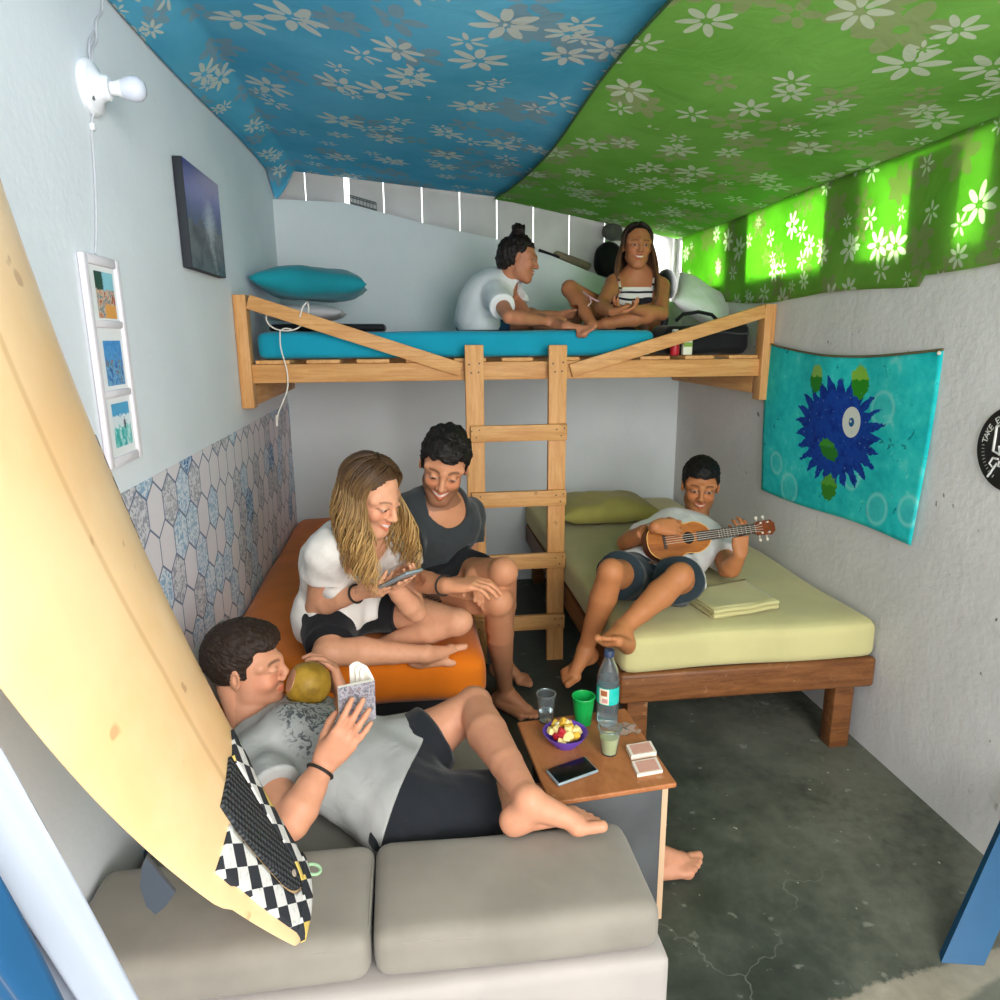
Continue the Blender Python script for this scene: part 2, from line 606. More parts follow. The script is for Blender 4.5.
def hand(s, W, d, n, side, curl=(.3, .5, .3), spread=.1, thumb=(.75, .65, .25), sc=1., g=2, tb=.35):
    """palm and five fingers from the wrist W along d, palm facing n; side +1 left, -1 right. curl: one triple or four (index first)"""
    d = nrm(d); n = nrm(np.array(n) - d * (np.array(n) @ d)); a = np.cross(n, d) * side
    cs = [curl] * 4 if not hasattr(curl[0], '__len__') else curl
    off = (.026, .009, -.009, -.026); pl = (.083, .087, .082, .074)
    ph = ((.041, .024, .019), (.045, .027, .020), (.041, .025, .019), (.032, .019, .017))
    kn = []
    for i in range(4):
        K = W + (d * pl[i] + a * off[i] - n * .002) * sc
        s.cone(W + (d * .012 + a * off[i] * .55) * sc, K, .0135 * sc, .0105 * sc, .012, g); kn.append(K)
    s.ell(W + (d * .045 + n * .004) * sc, [d, a, n], np.array((.04, .034, .0125)) * sc, .012, g)
    s.cone(W, W + d * .03 * sc, .021 * sc, .016 * sc, .015, g, flat=(n, .72))
    for i in range(4):
        p = kn[i]; th = 0; sp = spread * (1.5 - i) / 1.5
        r = .0088 * sc * (.9 if i == 3 else 1)
        for j in range(3):
            th += cs[i][j]
            q = p + (d * math.cos(th) + n * math.sin(th) + a * sp * math.cos(th)) * ph[i][j] * sc
            s.cone(p, q, r, r * .9, .004, g + 1 + i * .01); p = q; r *= .9
    b = W + (d * .018 + a * .018 + n * .004) * sc
    t = nrm(d * thumb[0] + a * thumb[1] + n * thumb[2])
    m1 = b + t * .042 * sc
    t2 = nrm(t * (1 - tb) + (d * .9 + n * .25 - a * .15) * tb); m2 = m1 + t2 * .032 * sc
    t3 = nrm(t2 * .8 + d * .2 - a * .15); m3 = m2 + t3 * .022 * sc
    s.cone(b, m1, .0155 * sc, .0115 * sc, .012, g); s.cone(m1, m2, .0108 * sc, .0098 * sc, .004, g); s.cone(m2, m3, .0098 * sc, .0078 * sc, .004, g)


def foot(s, A, toe, up, side, sc=1., g=4, tup=.0):
    """foot from the ankle A; toe: heel-to-toe direction; side +1 left, -1 right; tup lifts the toes"""
    d = nrm(toe); u = nrm(np.array(up) - d * (np.array(up) @ d)); a = np.cross(d, u) * side * 1.0     # towards the big toe
    P = lambda x, y, z: A + (d * x + a * y + u * z) * sc
    s.cone(A, P(-.012, 0, -.04), .033 * sc, .032 * sc, .008, g)
    s.ell(P(-.03, 0, -.05), [d, a, u], np.array((.033, .029, .035)) * sc, .012, g)
    s.cone(P(.015, .002, -.015), P(.10, .012, -.054), .032 * sc, .020 * sc, .012, g)
    s.cone(P(-.01, -.008, -.055), P(.10, -.02, -.063), .026 * sc, .017 * sc, .010, g)
    s.cone(P(.10, .022, -.058), P(.10, -.024, -.065), .020 * sc, .016 * sc, .008, g)
    ty = (.026, .006, -.009, -.022, -.034); tl = (.046, .046, .041, .034, .026); tr = (.0135, .0098, .0092, .0086, .0082)
    for i in range(5):
        b = P(.108 - .007 * i, ty[i] * .95, -.063 + .001 * i)
        m = b + (d + u * (tup * .6 + .1)) * tl[i] * .55 * sc
        e = m + (d + u * (tup - (.1 if i else -.05))) * tl[i] * .45 * sc
        s.cone(b, m, tr[i] * sc * 1.02, tr[i] * sc * .92, .006, g + 1 + .01 * i); s.cone(m, e, tr[i] * sc * .92, tr[i] * sc * .95, .005, g + 1 + .01 * i)


FIELDS = {}


def clear_of(i, gap):
    """the space another figure takes up, gap wider"""
    pr = list(FIELDS.values())[i]

    def f(X):
        D = np.full(len(X), 1.)
        for fn, lo, hi, k, sb in pr:
            m = np.all((X > lo - .04) & (X < hi + .04), 1)
            if m.any(): D[m] = np.minimum(D[m], fn(X[m]))
        return D - gap
    return f


def person(name, label, j, s=.92, female=False, tone='#c58d6c', hair='#2a1c14', hairkind='short', smile=.5, beard=0, h=.0034,
           shirt=None, shorts=None, floor=(), hands={}, feet={}, look=None, sub=(), hair_fn=None, eyes_closed=0, tuck=0, group=None, brow='#2a1c14', bust=0, lean=None, curl=.0025, headk=1., hairvol=.006):
    """one continuous body, with hair and clothes of their own. j: joints by name"""
    J = {k: np.array(v, float) for k, v in j.items()}
    P, N, H = J['P'], J['N'], J['H']
    f, u = nrm(J['f']), nrm(J['u']); u = nrm(u - f * (u @ f)); l = np.cross(u, f)
    latS = nrm(J['SL'] - J['SR']); latH = nrm(J['HL'] - J['HR']); spine = nrm(N - P)
    mid = J.get('M', None)
    pt = (lambda t: lerp(P, N, t)) if mid is None else (lambda t: (1 - t) ** 2 * P + 2 * t * (1 - t) * (2 * mid - .5 * P - .5 * N) + t * t * N)

    def fr(t):
        la = nrm(lerp(latH, latS, t)); up = nrm(pt(min(1, t + .1)) - pt(max(0, t - .1))); la = nrm(la - up * (la @ up))
        return la, np.cross(la, up), up                                    # left, forward, up

    root = empty(name, (P[0], P[1], 0), label, 'person', group)
    b = Solid(h)
    chs = .93 if female else 1.

    def torso(o, e, upto=1., g=0, arms=0, legs=0):
        """the trunk, e larger all round"""
        la, fw, up = fr(.12); o.ell(pt(.05), [la, fw, up], np.array((.150, .105, .115)) * s + e, .05, g)
        for sd, k in ((1, 'HL'), (-1, 'HR')):
            o.ell(J[k] - fw * .035 * s - up * .01 * s, [la, fw, up], np.array((.082, .085, .085)) * s + e, .05, g)
        la, fw, up = fr(.4); o.ell(pt(.42), [la, fw, up], np.array((.122 if female else .132, .092 if female else .1, .15)) * s + e, .06, g)
        la, fw, up = fr(.75); o.ell(pt(.74), [la, fw, up], np.array((.142 * chs, .102, .15)) * s + e, .05, g)
        if bust:
            for sd in (1, -1): o.ell(pt(.70) + la * sd * .065 * s + fw * .075 * s, [la, fw, up], np.array((.055, .052, .055)) * s * bust + e, .03, g)
        else:
            for sd in (1, -1): o.ell(pt(.76) + la * sd * .068 * s + fw * .062 * s, [la, fw, up], np.array((.062, .035, .05)) * s + e, .04, g)
        for sd, k in ((1, 'SL'), (-1, 'SR')):
            o.cone(N + la * sd * .035 * s - up * .005, J[k] - la * sd * .01, .044 * s + e, (.052 if not female else .046) * s + e, .035, g)

    al = {'L': 1, 'R': -1}
    fem = .93 if female else 1.

    def core(o, e, arm=None, leg=None, neck=False):
        """trunk, upper arms and thighs, e larger all round; arm, leg: where they are cut off (a share of their length)"""
        torso(o, e)
        if neck: o.cone(N + spine * .01, Hp(0, -.022, -.05), (.047 if female else .056) * s, (.044 if female else .053) * s, .03)
        for S in 'LR':
            sh, el = J['S' + S], J['E' + S]; hp, kn = J['H' + S], J['K' + S]
            m1 = lerp(sh, el, .35); am_ = arm[S] if isinstance(arm, dict) else arm; ca = None if am_ is None else (lerp(sh, el, am_), nrm(el - sh))
            if am_ is None or am_ > 0:
                o.cone(sh, m1, .05 * s * fem + e, .045 * s * fem + e, .03, clip=ca); o.cone(m1, el, .045 * s * fem + e, .036 * s * fem + e, .008, clip=ca)
            lg_ = leg[S] if isinstance(leg, dict) else leg
            cl = None if lg_ is None else (lerp(hp, kn, lg_), nrm(kn - hp)); m2 = lerp(hp, kn, .45)
            if lg_ is None or lg_ > 0:
                o.cone(hp, m2, .079 * s + e, .065 * s + e, .05, clip=cl); o.cone(m2, kn, .065 * s + e, .047 * s + e, .010, clip=cl)

    # neck and head
    hs = s * (.96 if female else 1) * headk
    Hp = lambda x, y, z: H + (l * x + f * y + u * z) * hs
    core(b, 0, neck=True)
    hd = 8
    b.ell(Hp(0, -.014, .036), [l, f, u], np.array((.0735, .094, .084)) * hs, .02, hd)
    b.ell(Hp(0, .026, -.03), [l, f, u], np.array((.058, .062, .082)) * hs, .03, hd)
    jw = .92 if female else 1
    b.ell(Hp(0, .068, -.094), [l, f, u], np.array((.026, .020, .020)) * hs * jw, .025, hd)
    for sd in (1, -1):
        b.cone(Hp(sd * .042 * jw, .008, -.060), Hp(sd * .016 * jw, .068, -.094), .021 * hs, .015 * hs, .025, hd)
        b.ell(Hp(sd * .037, .064, -.026 + .004 * smile), [l, f, u], np.array((.019, .017, .017)) * hs, .02, hd)
    for sd in (1, -1): b.cone(Hp(0, .083, .026), Hp(sd * .056, .054, .026), .0125 * hs, .012 * hs, .014, hd)
    for sd in (1, -1): b.ell(Hp(sd * .031, .101, .007), [l, f, u], np.array((.018, .014, .011)) * hs, .012, hd, True)
    for sd in (1, -1): b.ell(Hp(sd * .031, .0795, .006), [l, f, u], np.array((.0135, .0125, .0125)) * hs, .004, hd)
    b.cone(Hp(0, .088, .018), Hp(0, .109, -.022), .0075 * hs, .0115 * hs, .010, hd)
    for sd in (1, -1): b.ell(Hp(sd * .012, .098, -.026), [l, f, u], np.array((.0085, .011, .0075)) * hs, .006, hd)
    lw = .021 + .007 * smile
    for sd in (1, -1):
        b.cone(Hp(0, .094, -.050), Hp(sd * lw, .080, -.051 + .006 * smile), .0062 * hs, .004 * hs, .005, hd)
        b.cone(Hp(0, .091, -.063 - .006 * smile), Hp(sd * lw * .95, .079, -.054 + .004 * smile), .0072 * hs, .004 * hs, .005, hd)
        b.ell(Hp(sd * .0745, -.008, .002), [nrm(l * sd * .85 - f * .5), nrm(f + l * sd * .55), u], np.array((.0065, .019, .031)) * hs, .006, hd)
        b.ell(Hp(sd * .0805, -.003, .004), [nrm(l * sd * .85 - f * .5), nrm(f + l * sd * .55), u], np.array((.0028, .008, .014)) * hs, .003, hd, True)
    # limbs
    for S in 'LR':
        sh, el, wr = J['S' + S], J['E' + S], J['W' + S]
        g = 20 if S == 'L' else 30
        b.chain([el, lerp(el, wr, .25), lerp(el, wr, .6), wr], np.array((.0365, .040, .033, .0245)) * s * fem, .005, g)
        hk = hands.get(S)
        if hk is not None: hand(b, wr, *hk[:2], al[S], sc=s * (.90 if female else .96), g=g + 2, **(hk[2] if len(hk) > 2 else {}))
        hp, kn, an = J['H' + S], J['K' + S], J['A' + S]
        g = 40 if S == 'L' else 50
        fk = feet.get(S)
        sd_ = nrm(kn - hp); back = nrm(lerp(hp, an, .5) - kn) if np.linalg.norm(lerp(hp, an, .5) - kn) > .03 else np.zeros(3)
        b.chain([kn, lerp(kn, an, .3) + back * .010, lerp(kn, an, .65) + back * .004, an], np.array((.046, .051, .039, .0295)) * s * fem, .006, g)
        k1 = nrm(an - kn); k2 = back if back.any() else np.array((.3, .5, .8)); k2 = nrm(k2 - k1 * (k2 @ k1))
        b.ell(kn - back * .008, [k1, k2, np.cross(k1, k2)], np.array((.050, .046, .047)) * s, .012, g)
        if fk is not None: foot(b, an, fk[0], fk[1], al[S], sc=s * (.93 if female else 1.02), g=g + 1, **(fk[2] if len(fk) > 2 else {}))
    for c in floor: b.cut(*c)
    for fn in sub: b.take(fn)
    FIELDS[name + str(len(FIELDS))] = [q for g_ in b.g.values() for q in g_ if not q[4]]
    V, Q = b.mesh(); V = relax(V, Q, 1, .35)
    # skin, lips, eyes, brows, nails
    base = np.array(lin(tone)); C = np.repeat(base[None], len(V), 0)
    q = (V - H) / hs; x, y, z = q @ l, q @ f, q @ u; ax_ = np.abs(x)
    face = (np.abs(z) < .14) & (ax_ < .09) & (np.abs(y) < .13)

    def paint(mask, c, a=1.):
        a = (np.clip(mask, 0, 1) * a * face)[:, None]; C[:] = C * (1 - a) + np.array(lin(c) if isinstance(c, str) else c) * a
    sm = lambda d, w: np.clip(.5 - d / w, 0, 1)                     # soft inside test
    paint(sm(np.hypot(ax_ - .042, z + .02) - .02, .03) * (y > .03), base * np.array((1.12, .82, .78)), .5)
    if beard:
        jawl = sm(z + .036 - .25 * np.maximum(0, .05 - y), .02) * (y > -.015) * (z > -.14)
        mou = np.hypot(x / 1.5, (z + .056)) < .016
        paint(jawl * ~mou, brow, beard * .55)
        paint(sm(np.hypot(x / 2.6, (z + .0405) * 1.6) - .0105, .005) * (y > .06), brow, beard)
    lipd = np.hypot(x / lw, (z + .056 - .010 * smile * (x / lw) ** 2 + .002 * smile) / (.0105 + .006 * smile)) - 1
    paint(sm(lipd, .35) * (y > .06), base * np.array((.95, .52, .5)), .85)
    if smile > .3: paint(sm(np.hypot(x / (lw * .85), (z + .0555 - .010 * smile * (x / lw) ** 2) / (.0055 * smile)) - 1, .4) * (y > .06), '#eee6dc', .95)
    eo = .0050 * (1 - .5 * smile) * (1 - eyes_closed)
    ed = np.hypot((ax_ - .031) / .0145, (z - .006) / max(eo, .0015)) - 1
    paint(sm(ed - .45, .4) * (y > .055), brow if not eyes_closed else base * .5, .75)
    if not eyes_closed:
        paint(sm(ed, .3) * (y > .055), '#b5a59a')
        paint(sm(np.hypot(ax_ - .031 + (0 if look is None else np.sign(x) * look[0]), z - .006 - (0 if look is None else look[1])) - .0066, .002) * (ed < .1) * (y > .055), '#1c120c')
    bz = z - (.0275 + .004 * (1 - ((ax_ - .03) / .02) ** 2))
    paint(sm(np.maximum(np.abs(bz) - (.0042 if not female else .003), np.abs(ax_ - .032) - .018), .003) * (y > .05), brow, .7)
    paint(sm(np.hypot(ax_ - .008, (z + .0325) * 1.3) - .0035, .003) * (y > .085), base * .3, .6)
    body = skin_obj('body', V, Q, SKIN, root, C)
    # clothes
    for kind, cfg in (('shirt', shirt), ('shorts', shorts)):
        if not cfg: continue
        o = Solid(cfg.get('h', h)); e = cfg.get('e', .009)
        la0, fw0, up0 = fr(.05)
        if kind == 'shirt':
            sl = cfg.get('sleeve', .6)
            sls = {S: cfg.get('sleeve' + S, sl) for S in 'LR'}
            core(o, e, arm=sls, leg=.35)
            for S in 'LR':                                             # a loose cuff
                sl = sls[S]
                if sl <= 0: continue
                sh, el = J['S' + S], J['E' + S]
                o.cone(lerp(sh, el, max(.05, sl - .3)), lerp(sh, el, sl + .2), .046 * s * fem + e, .046 * s * fem + e + cfg.get('flare', .010), .02, clip=(lerp(sh, el, sl), nrm(el - sh)))
                hp, kn = J['H' + S], J['K' + S]

                def ft(X, hp=hp, kn=kn):                               # the thighs stay bare of the shirt
                    dd = nrm(kn - hp); q = X - hp; t = q @ dd; r = np.sqrt(np.maximum(0, (q * q).sum(-1) - t * t))
                    return np.maximum(cfg.get('lap', .085) * s - t, r - cfg.get('lapr', .108) * s)
                o.take(ft)
            la, fw, up = fr(.97); nk = cfg.get('neck', .070) * s
            c0 = N + up * cfg.get('nu', .035) * s + fw * cfg.get('nf', .040) * s
            dp = cfg.get('deep', 1.)

            def fn(X, c0=c0):                                          # the round neck opening
                q = X - c0; a_, b_, t = q @ la, q @ fw, q @ up
                return np.sqrt((a_ / 1.08) ** 2 + (b_ * .9) ** 2 + (np.minimum(t, 0) / dp) ** 2 + np.maximum(t, 0) ** 2 * .5) - nk
            if 'top' not in cfg: o.take(fn)
            if 'top' in cfg:                                           # a strapped top: cut above the bust, straps are added apart
                o.cut(np.array(cfg['top'], float), (0, 0, 1))
            hem = cfg.get('hem', -.02); hla, hfw, hup = fr(0.0); o.cut(pt(0) + hup * hem, -hup)
        else:
            la, fw, up = fr(.05)
            lg = cfg.get('leg', .6); fl = cfg.get('flare', .012)
            lgs = {S: cfg.get('leg' + S, lg) for S in 'LR'}
            core(o, e, arm=0, leg=lgs)
            for S in 'LR':
                hp, kn = J['H' + S], J['K' + S]; dd = nrm(kn - hp); c0 = lerp(hp, kn, lgs[S])
                o.cone(lerp(hp, kn, .1), lerp(hp, kn, lgs[S] + .15), .074 * s + e, .062 * s + e + fl, .03, clip=(c0, dd))
            p0 = pt(0) + up * cfg.get('waist', .012); th = [(J['H' + S], nrm(J['K' + S] - J['H' + S])) for S in 'LR']

            def fw_(X):                                                # above the waistband, thighs apart
                d_ = -((X - p0) @ up)
                for hp, dd in th:
                    q = X - hp; t = q @ dd; r = np.sqrt(np.maximum(0, (q * q).sum(-1) - t * t))
                    d_ = np.maximum(d_, -np.maximum(.07 * s - t, r - .115 * s))
                return d_
            o.take(fw_)
        sd = cfg.get('seed', 3); w1, w2 = waves(sd, 26, 6), waves(sd + 1, 60, 6)
        am = cfg.get('fold', .0042)
        o.dis = lambda X: am * w1(X) + am * .5 * w2(X)
        for c in floor: o.cut(c[0] + np.array(c[1]) * -.0008 if False else c[0], c[1])
        for fn_ in sub: o.take(fn_)
        v, q_ = o.mesh(); v = relax(v, q_, 1, .4)
        skin_obj(cfg.get('name', 'tshirt' if kind == 'shirt' else 'shorts'), v, q_, cfg['mat'], root)
    # hair
    hm = fibre('hair', hair)
    if hairkind == 'short':
        o = Solid(.0026); ht = hairvol
        o.ell(Hp(0, -.016, .042), [l, f, u], np.array((.0735 + ht, .094 + ht, .084 + ht * 1.7)) * hs, .01)
        o.ell(Hp(0, .018, .086), [l, f, u], np.array((.060, .074, .040)) * hs, .03)
        n1, n2 = waves(5, 110, 8), waves(9, 420, 10)
        o.dis = lambda X: curl * n1(X) + .0022 * n2(X)

        def keep(X):
            p = (X - H) / hs; a, b_, c = np.abs(p @ l), p @ f, p @ u
            line = np.where(b_ > .04, .063 + .005 * n1(X) + .12 * (b_ - .04) + .10 * np.maximum(0, a - .035), np.where(b_ > -.012, -.008 + 1.1 * (b_ + .012), -.02 + .55 * (b_ + .02)))
            line = np.where((b_ > -.012) & (b_ < .022) & (a > .055), -.012, line)
            return (c - line) * hs                                        # negative below the hair line
        o.take(keep_fn(keep))
        v, q_ = o.mesh(); skin_obj('hair', relax(v, q_, 1, .2), q_, hm, root)
    elif hair_fn: hair_fn(root, Hp, l, f, u, hs, hm, N, fr)
    return root, Hp, pt, fr, (V, Q)


def keep_fn(k):
    return lambda X: k(X)


def fibre(name, c, c2=None):
    m = M(name); l = lin(c)
    f = m.noise(5, 4, .6, v=m.coord('Object', (60, 60, 9)))
    m.col(m.mix(f.step(.35, .7), tuple(x * .65 for x in l), lin(c2) if c2 else tuple(min(1, x * 1.5) for x in l)))
    m.set(.5, .3)
    return m.bump(m.noise(5, 4, .6, v=m.coord('Object', (160, 160, 40))), .4, .004).m
# ------------------------------------------------------------------ the room
def structure(o): return tag(o, kind='structure')


def plaster(name, c, c2, rough_bump=.25, specks=0, stain=None):
    m = M(name)
    base = m.mix(m.noise(1.7, 4, .55).step(.3, .75), c, c2)
    if stain: base = m.mix(m.noise(3.2, 5, .6).step(.55, .8) * .35, base, stain)
    if specks:
        k = m.noise(26, 2, .4).step(.745, .775) * m.noise(2.2, 2).step(.5, .6)
        base = m.mix(k * specks, base, '#3a3733')
    m.col(base).set(.75, .25)
    return m.bump(m.noise(9, 5, .6) * .7 + m.noise(55, 4) * .25, rough_bump, .012).m


MW_L = plaster('white_plaster', '#e9edf2', '#dfe4ea', .22)
MW_B = plaster('pale_plaster', '#dfe5e6', '#d3dadb', .2)
MW_R = plaster('rough_white_stucco', '#dedddc', '#d0cfce', .55, specks=.8, stain='#c4c2bf')


def concrete():
    m = M('polished_dark_concrete'); x, y, z = m.xyz()
    n1 = m.noise(1.5, 6, .62, dist=.4); n2 = m.noise(6, 6, .65); n3 = m.noise(30, 4, .6)
    c = m.ramp(n1 * .55 + n2 * .35 + n3 * .1, [(.30, '#262b26'), (.47, '#3b4139'), (.58, '#50564c'), (.72, '#6a6e62')])
    dusty = ((x - .75 + (n2 - .5) * .5).step(.0, .62)) * (n1 * .6 + n3 * .4).step(.25, .6)      # trodden dust along the right wall
    c = m.mix(dusty * .62, c, '#77776a')
    front = ((1.45 - y + (n2 - .5) * .4).step(0, .7)) * n2.step(.35, .7)
    c = m.mix(front * .30, c, '#74756a')
    c = m.mix(m.noise(19, 3, .5).step(.66, .72) * .5, c, '#8f9288')
    c = m.mix(m.noise(42, 2, .5).step(.73, .76) * .8, c, '#b4b3a8')
    c = m.mix(m.noise(33, 2, .5, v=m.coord('Object', (1, 1.2, 1.7))).step(.735, .76) * m.noise(2.4, 2).step(.52, .6) * .8, c, '#15150f')
    # hairline cracks
    v = m.n('ShaderNodeTexVoronoi', feature='DISTANCE_TO_EDGE'); v.inputs['Scale'].default_value = 1.05
    w = m.vec(x + (m.noise(4, 4) - .5) * .5 + .31, y + (m.noise(5, 4) - .5) * .5 + .1, 0.)
    m.link(w, v.inputs['Vector'])
    c = m.mix((1 - E(m.nt, v.outputs['Distance']).step(.0, .005)) * m.noise(2, 2).step(.45, .6) * .35, c, '#8d8f86')
    # the bare cement strip at the doorway
    edge = (x * .16 - y * 1. + 1.0 + (m.noise(7, 5, .7) - .5) * .12)
    far = (x * .35 - y + .69 + (n3 - .5) * .03)
    strip = edge.step(.02, .035) * (1 - far.step(.0, .02))
    c = m.mix(strip, c, m.ramp(n2 * .6 + n3 * .4, [(.3, '#7d786a'), (.6, '#9a9484'), (.75, '#b0aa9a')]))
    m.col(c).set(n2.step(.2, .8) * .25 + .38, .4)
    return m.bump(n3 * .5 + n2 * .5 + strip * .6, .12, .008).m


structure(B().box((XL - .1, -.9, -.08), (XR + .1, YB + .1, 0)).build('floor', concrete()))
ZT = 2.42
structure(B().box((XL - .1, -.9, 0), (XL, YB + .12, ZT)).build('wall_left', MW_L))
# the back wall ends in a sloping ledge
LEDGE = [(XL, 2.03), (-.30, 2.02), (.10, 1.925), (.483, 1.85), (.75, 1.775), (1.0, 1.68), (XR, 1.52)]


def ledge_z(x):
    for (a, b), (c, d) in zip(LEDGE, LEDGE[1:]):
        if x <= c: return b + (d - b) * (x - a) / (c - a)
    return LEDGE[-1][1]


b = B(); b.poly([(x, YB, z) for x, z in LEDGE] + [(XR, YB, 0), (XL, YB, 0)], (0, .12, 0)); structure(b.build('wall_back', MW_B))
# boards above the ledge, daylight between them
b = B(); x = XL - .05; i = 0
while x < XR + .05:
    w = .196; g0 = .006
    lo = x + (.022 if abs(x + .245) < .1 else 0); hi = x + w - g0
    b.box((lo, YB + .13, 1.35), (hi, YB + .145 + .004 * (i % 2), 2.5), .002); x += w; i += 1
structure(b.build('wall_back_boards', plain('whitewashed_board', '#d9d8d6', .7, .2, var=.12, vs=5, bump=.15, bs=30)))
# right wall with the three window openings
WIN = [(3.22, 3.87), (2.46, 3.035), (1.745, 2.28)]; WZ0, WZ1 = 1.60, 1.862
b = B(); b.box((XR, -.9, 0), (XR + .1, YB + .12, WZ0)); b.box((XR, -.9, WZ1), (XR + .1, YB + .12, ZT))
ys = [YB + .12]
for a, c in WIN: ys += [c, a]
ys += [-.9]
for q in range(0, len(ys), 2):
    if ys[q] > ys[q + 1]: b.box((XR, ys[q + 1], WZ0), (XR + .1, ys[q], WZ1))
structure(b.build('wall_right', MW_R))
structure(B().box((XL - .1, -.9, ZT), (XR + .1, YB + .2, ZT + .06)).build('ceiling', plain('roof_sheet', '#b9b6ae', .8)))


# patterned wallpaper of long hexagon tiles along the left wall
def hexpaper():
    m = M('hexagon_wallpaper'); uv = m.n('ShaderNodeSeparateXYZ'); m.link(m.coord('UV'), uv.inputs[0])
    u, v = E(m.nt, uv.outputs[0]), E(m.nt, uv.outputs[1])
    px, py = u / .108, v / .126
    ry = 1.7320508
    ax, ay = px.mod(1.) - .5, py.mod(ry) - ry / 2
    bx, by = (px - .5).mod(1.) - .5, (py - ry / 2).mod(ry) - ry / 2
    s = (ax * ax + ay * ay) < (bx * bx + by * by)
    gx, gy = ax * s + bx * (1 - s), ay * s + by * (1 - s)
    ident = m.vec((px - gx) * 2., (py - gy) * 2. / ry, 0.)
    rn = m.n('ShaderNodeVectorMath', operation='ADD'); m.link(ident, rn.inputs[0]); rn.inputs[1].default_value = (.5, .5, 0)
    fl = m.n('ShaderNodeVectorMath', operation='FLOOR'); m.link(rn.outputs[0], fl.inputs[0])
    h = m.white(fl.outputs[0])
    d = gx.abs().max(gx.abs() * .5 + gy.abs() * .8660254)
    q = m.coord('UV')
    pat = m.noise(38, 2, .6, v=q, dist=2.5); pat2 = m.noise(60, 2, .6, v=q, dist=1.5)
    blue = m.mix(pat.step(.44, .52), '#8fb0cc', '#dde2ea'); grey = m.mix(pat2.step(.44, .54), '#a0a1ab', '#dcd8de')
    deep = m.mix(pat.step(.46, .54), '#3f6fa4', '#c2d2e4')
    c = m.mix(h > .46, '#e4dde2', m.mix(h > .72, grey, m.mix(h > .93, blue, deep)))
    c = m.mix(m.noise(4, 3, v=q).step(.5, .8) * .25, c, '#c9c3c6')
    c = m.mix(d.step(.468, .482), c, '#6a7690')
    return m.col(c).set(.55, .3).m


ZTILE = 1.035
b = B(); b.box((XL + .0002, 1.46, 0), (XL + .003, YB - .001, ZTILE)); o = b.build('trim_1', hexpaper(), smooth=False)
L = o.data.uv_layers.new(name='UVMap')
for lp in o.data.loops:
    c = o.data.vertices[lp.vertex_index].co; L.data[lp.index].uv = (c.y, c.z + .03)
structure(o)

# ------------------------------------------------------------------ flowered cloths under the roof
def flowers(m, u, v, scale, n, r0, r1, c, seed, keep=.8):
    vo = m.n('ShaderNodeTexVoronoi', voronoi_dimensions='2D', feature='F1'); vo.inputs['Scale'].default_value = 1; vo.inputs['Randomness'].default_value = .75
    x, y = u * scale + seed, v * scale + seed * .37
    m.link(m.vec(x, y), vo.inputs['Vector'])
    ps = m.n('ShaderNodeSeparateXYZ'); m.link(vo.outputs['Position'], ps.inputs[0])
    X, Y = E(m.nt, ps.outputs[0]), E(m.nt, ps.outputs[1])
    h1 = m.white(vo.outputs['Position']); h2 = (h1 * 57.3).fract(); h3 = (h1 * 191.7).fract()
    dx, dy = x - X, y - Y
    sz = h2 * .45 + .62
    r = (dx * dx + dy * dy).sqrt() / sz
    a = ((dy.atan2(dx) / (2 * PI) + h1) * n).fract() - .5
    pet = ((r - r0) * (r1 - r)).max(0).sqrt() * c - a.abs() * r * (2 * PI / n)
    return pet.step(-.004, .008) * (h3 < keep)


def batik(name, base, dark, tan, white, trans):
    m = M(name); s = m.n('ShaderNodeSeparateXYZ'); m.link(m.coord('UV'), s.inputs[0])
    u, v = E(m.nt, s.outputs[0]), E(m.nt, s.outputs[1])
    wob = (m.noise(9, 2, v=m.coord('UV')) - .5) * .02
    u, v = u + wob, v + wob
    q = m.coord('UV')
    c = m.mix(m.noise(3, 4, v=q).step(.3, .75), base, dark)
    t = flowers(m, u, v, 4.4, 6, .07, .43, .62, 3.7, .5).max(flowers(m, u, v, 5.5, 5, .08, .42, .60, 11.3, .35))
    c = m.mix(t * .6, c, tan)
    w = flowers(m, u, v, 5.2, 7, .08, .42, .42, 7.9, .5).max(flowers(m, u, v, 7.5, 6, .08, .40, .36, 23.1, .3))
    c = m.mix(w * .92, c, white)
    bs = m.n('ShaderNodeBsdfDiffuse'); tr = m.n('ShaderNodeBsdfTranslucent'); mx = m.n('ShaderNodeMixShader')
    m.link(c, bs.inputs[0]); m.link(c, tr.inputs[0]); mx.inputs[0].default_value = trans
    m.link(bs.outputs[0], mx.inputs[1]); m.link(tr.outputs[0], mx.inputs[2]); m.link(mx.outputs[0], m.out.inputs[0])
    bp = m.n('ShaderNodeBump'); bp.inputs['Strength'].default_value = .35; bp.inputs['Distance'].default_value = .02
    m.link(m.noise(5, 4, .6, v=q, dist=.8), bp.inputs['Height'])
    m.link(bp.outputs[0], bs.inputs['Normal'])
    return m.m


BLUE = batik('blue_batik', '#6cc2e4', '#54b0d6', '#9aa6ae', '#d9dfd8', .10)
GREEN = batik('green_batik', '#86bd52', '#74ab44', '#9c9d76', '#d3dfc4', .38)


def cz(x, y):
    """height of the ceiling cloth"""
    t = np.clip((x + .53) / 1.97, 0, 1)
    z = 2.165 - .10 * t * 2 * (t < .5) - (t >= .5) * (.10 + (t - .5) * 2 * .19)
    k = math.sin(PI * np.clip((y - .8) / 3., 0, 1))
    sag = -.035 * math.sin(PI * t) * k + .010 * math.sin(7 * x + 2.1 * y) * k + .006 * math.sin(5 * y + 9 * x) * k
    return z + sag


def seam_x(y): return .47 + .045 * (YB - y) + .02 * math.sin(2.2 * (YB - y))


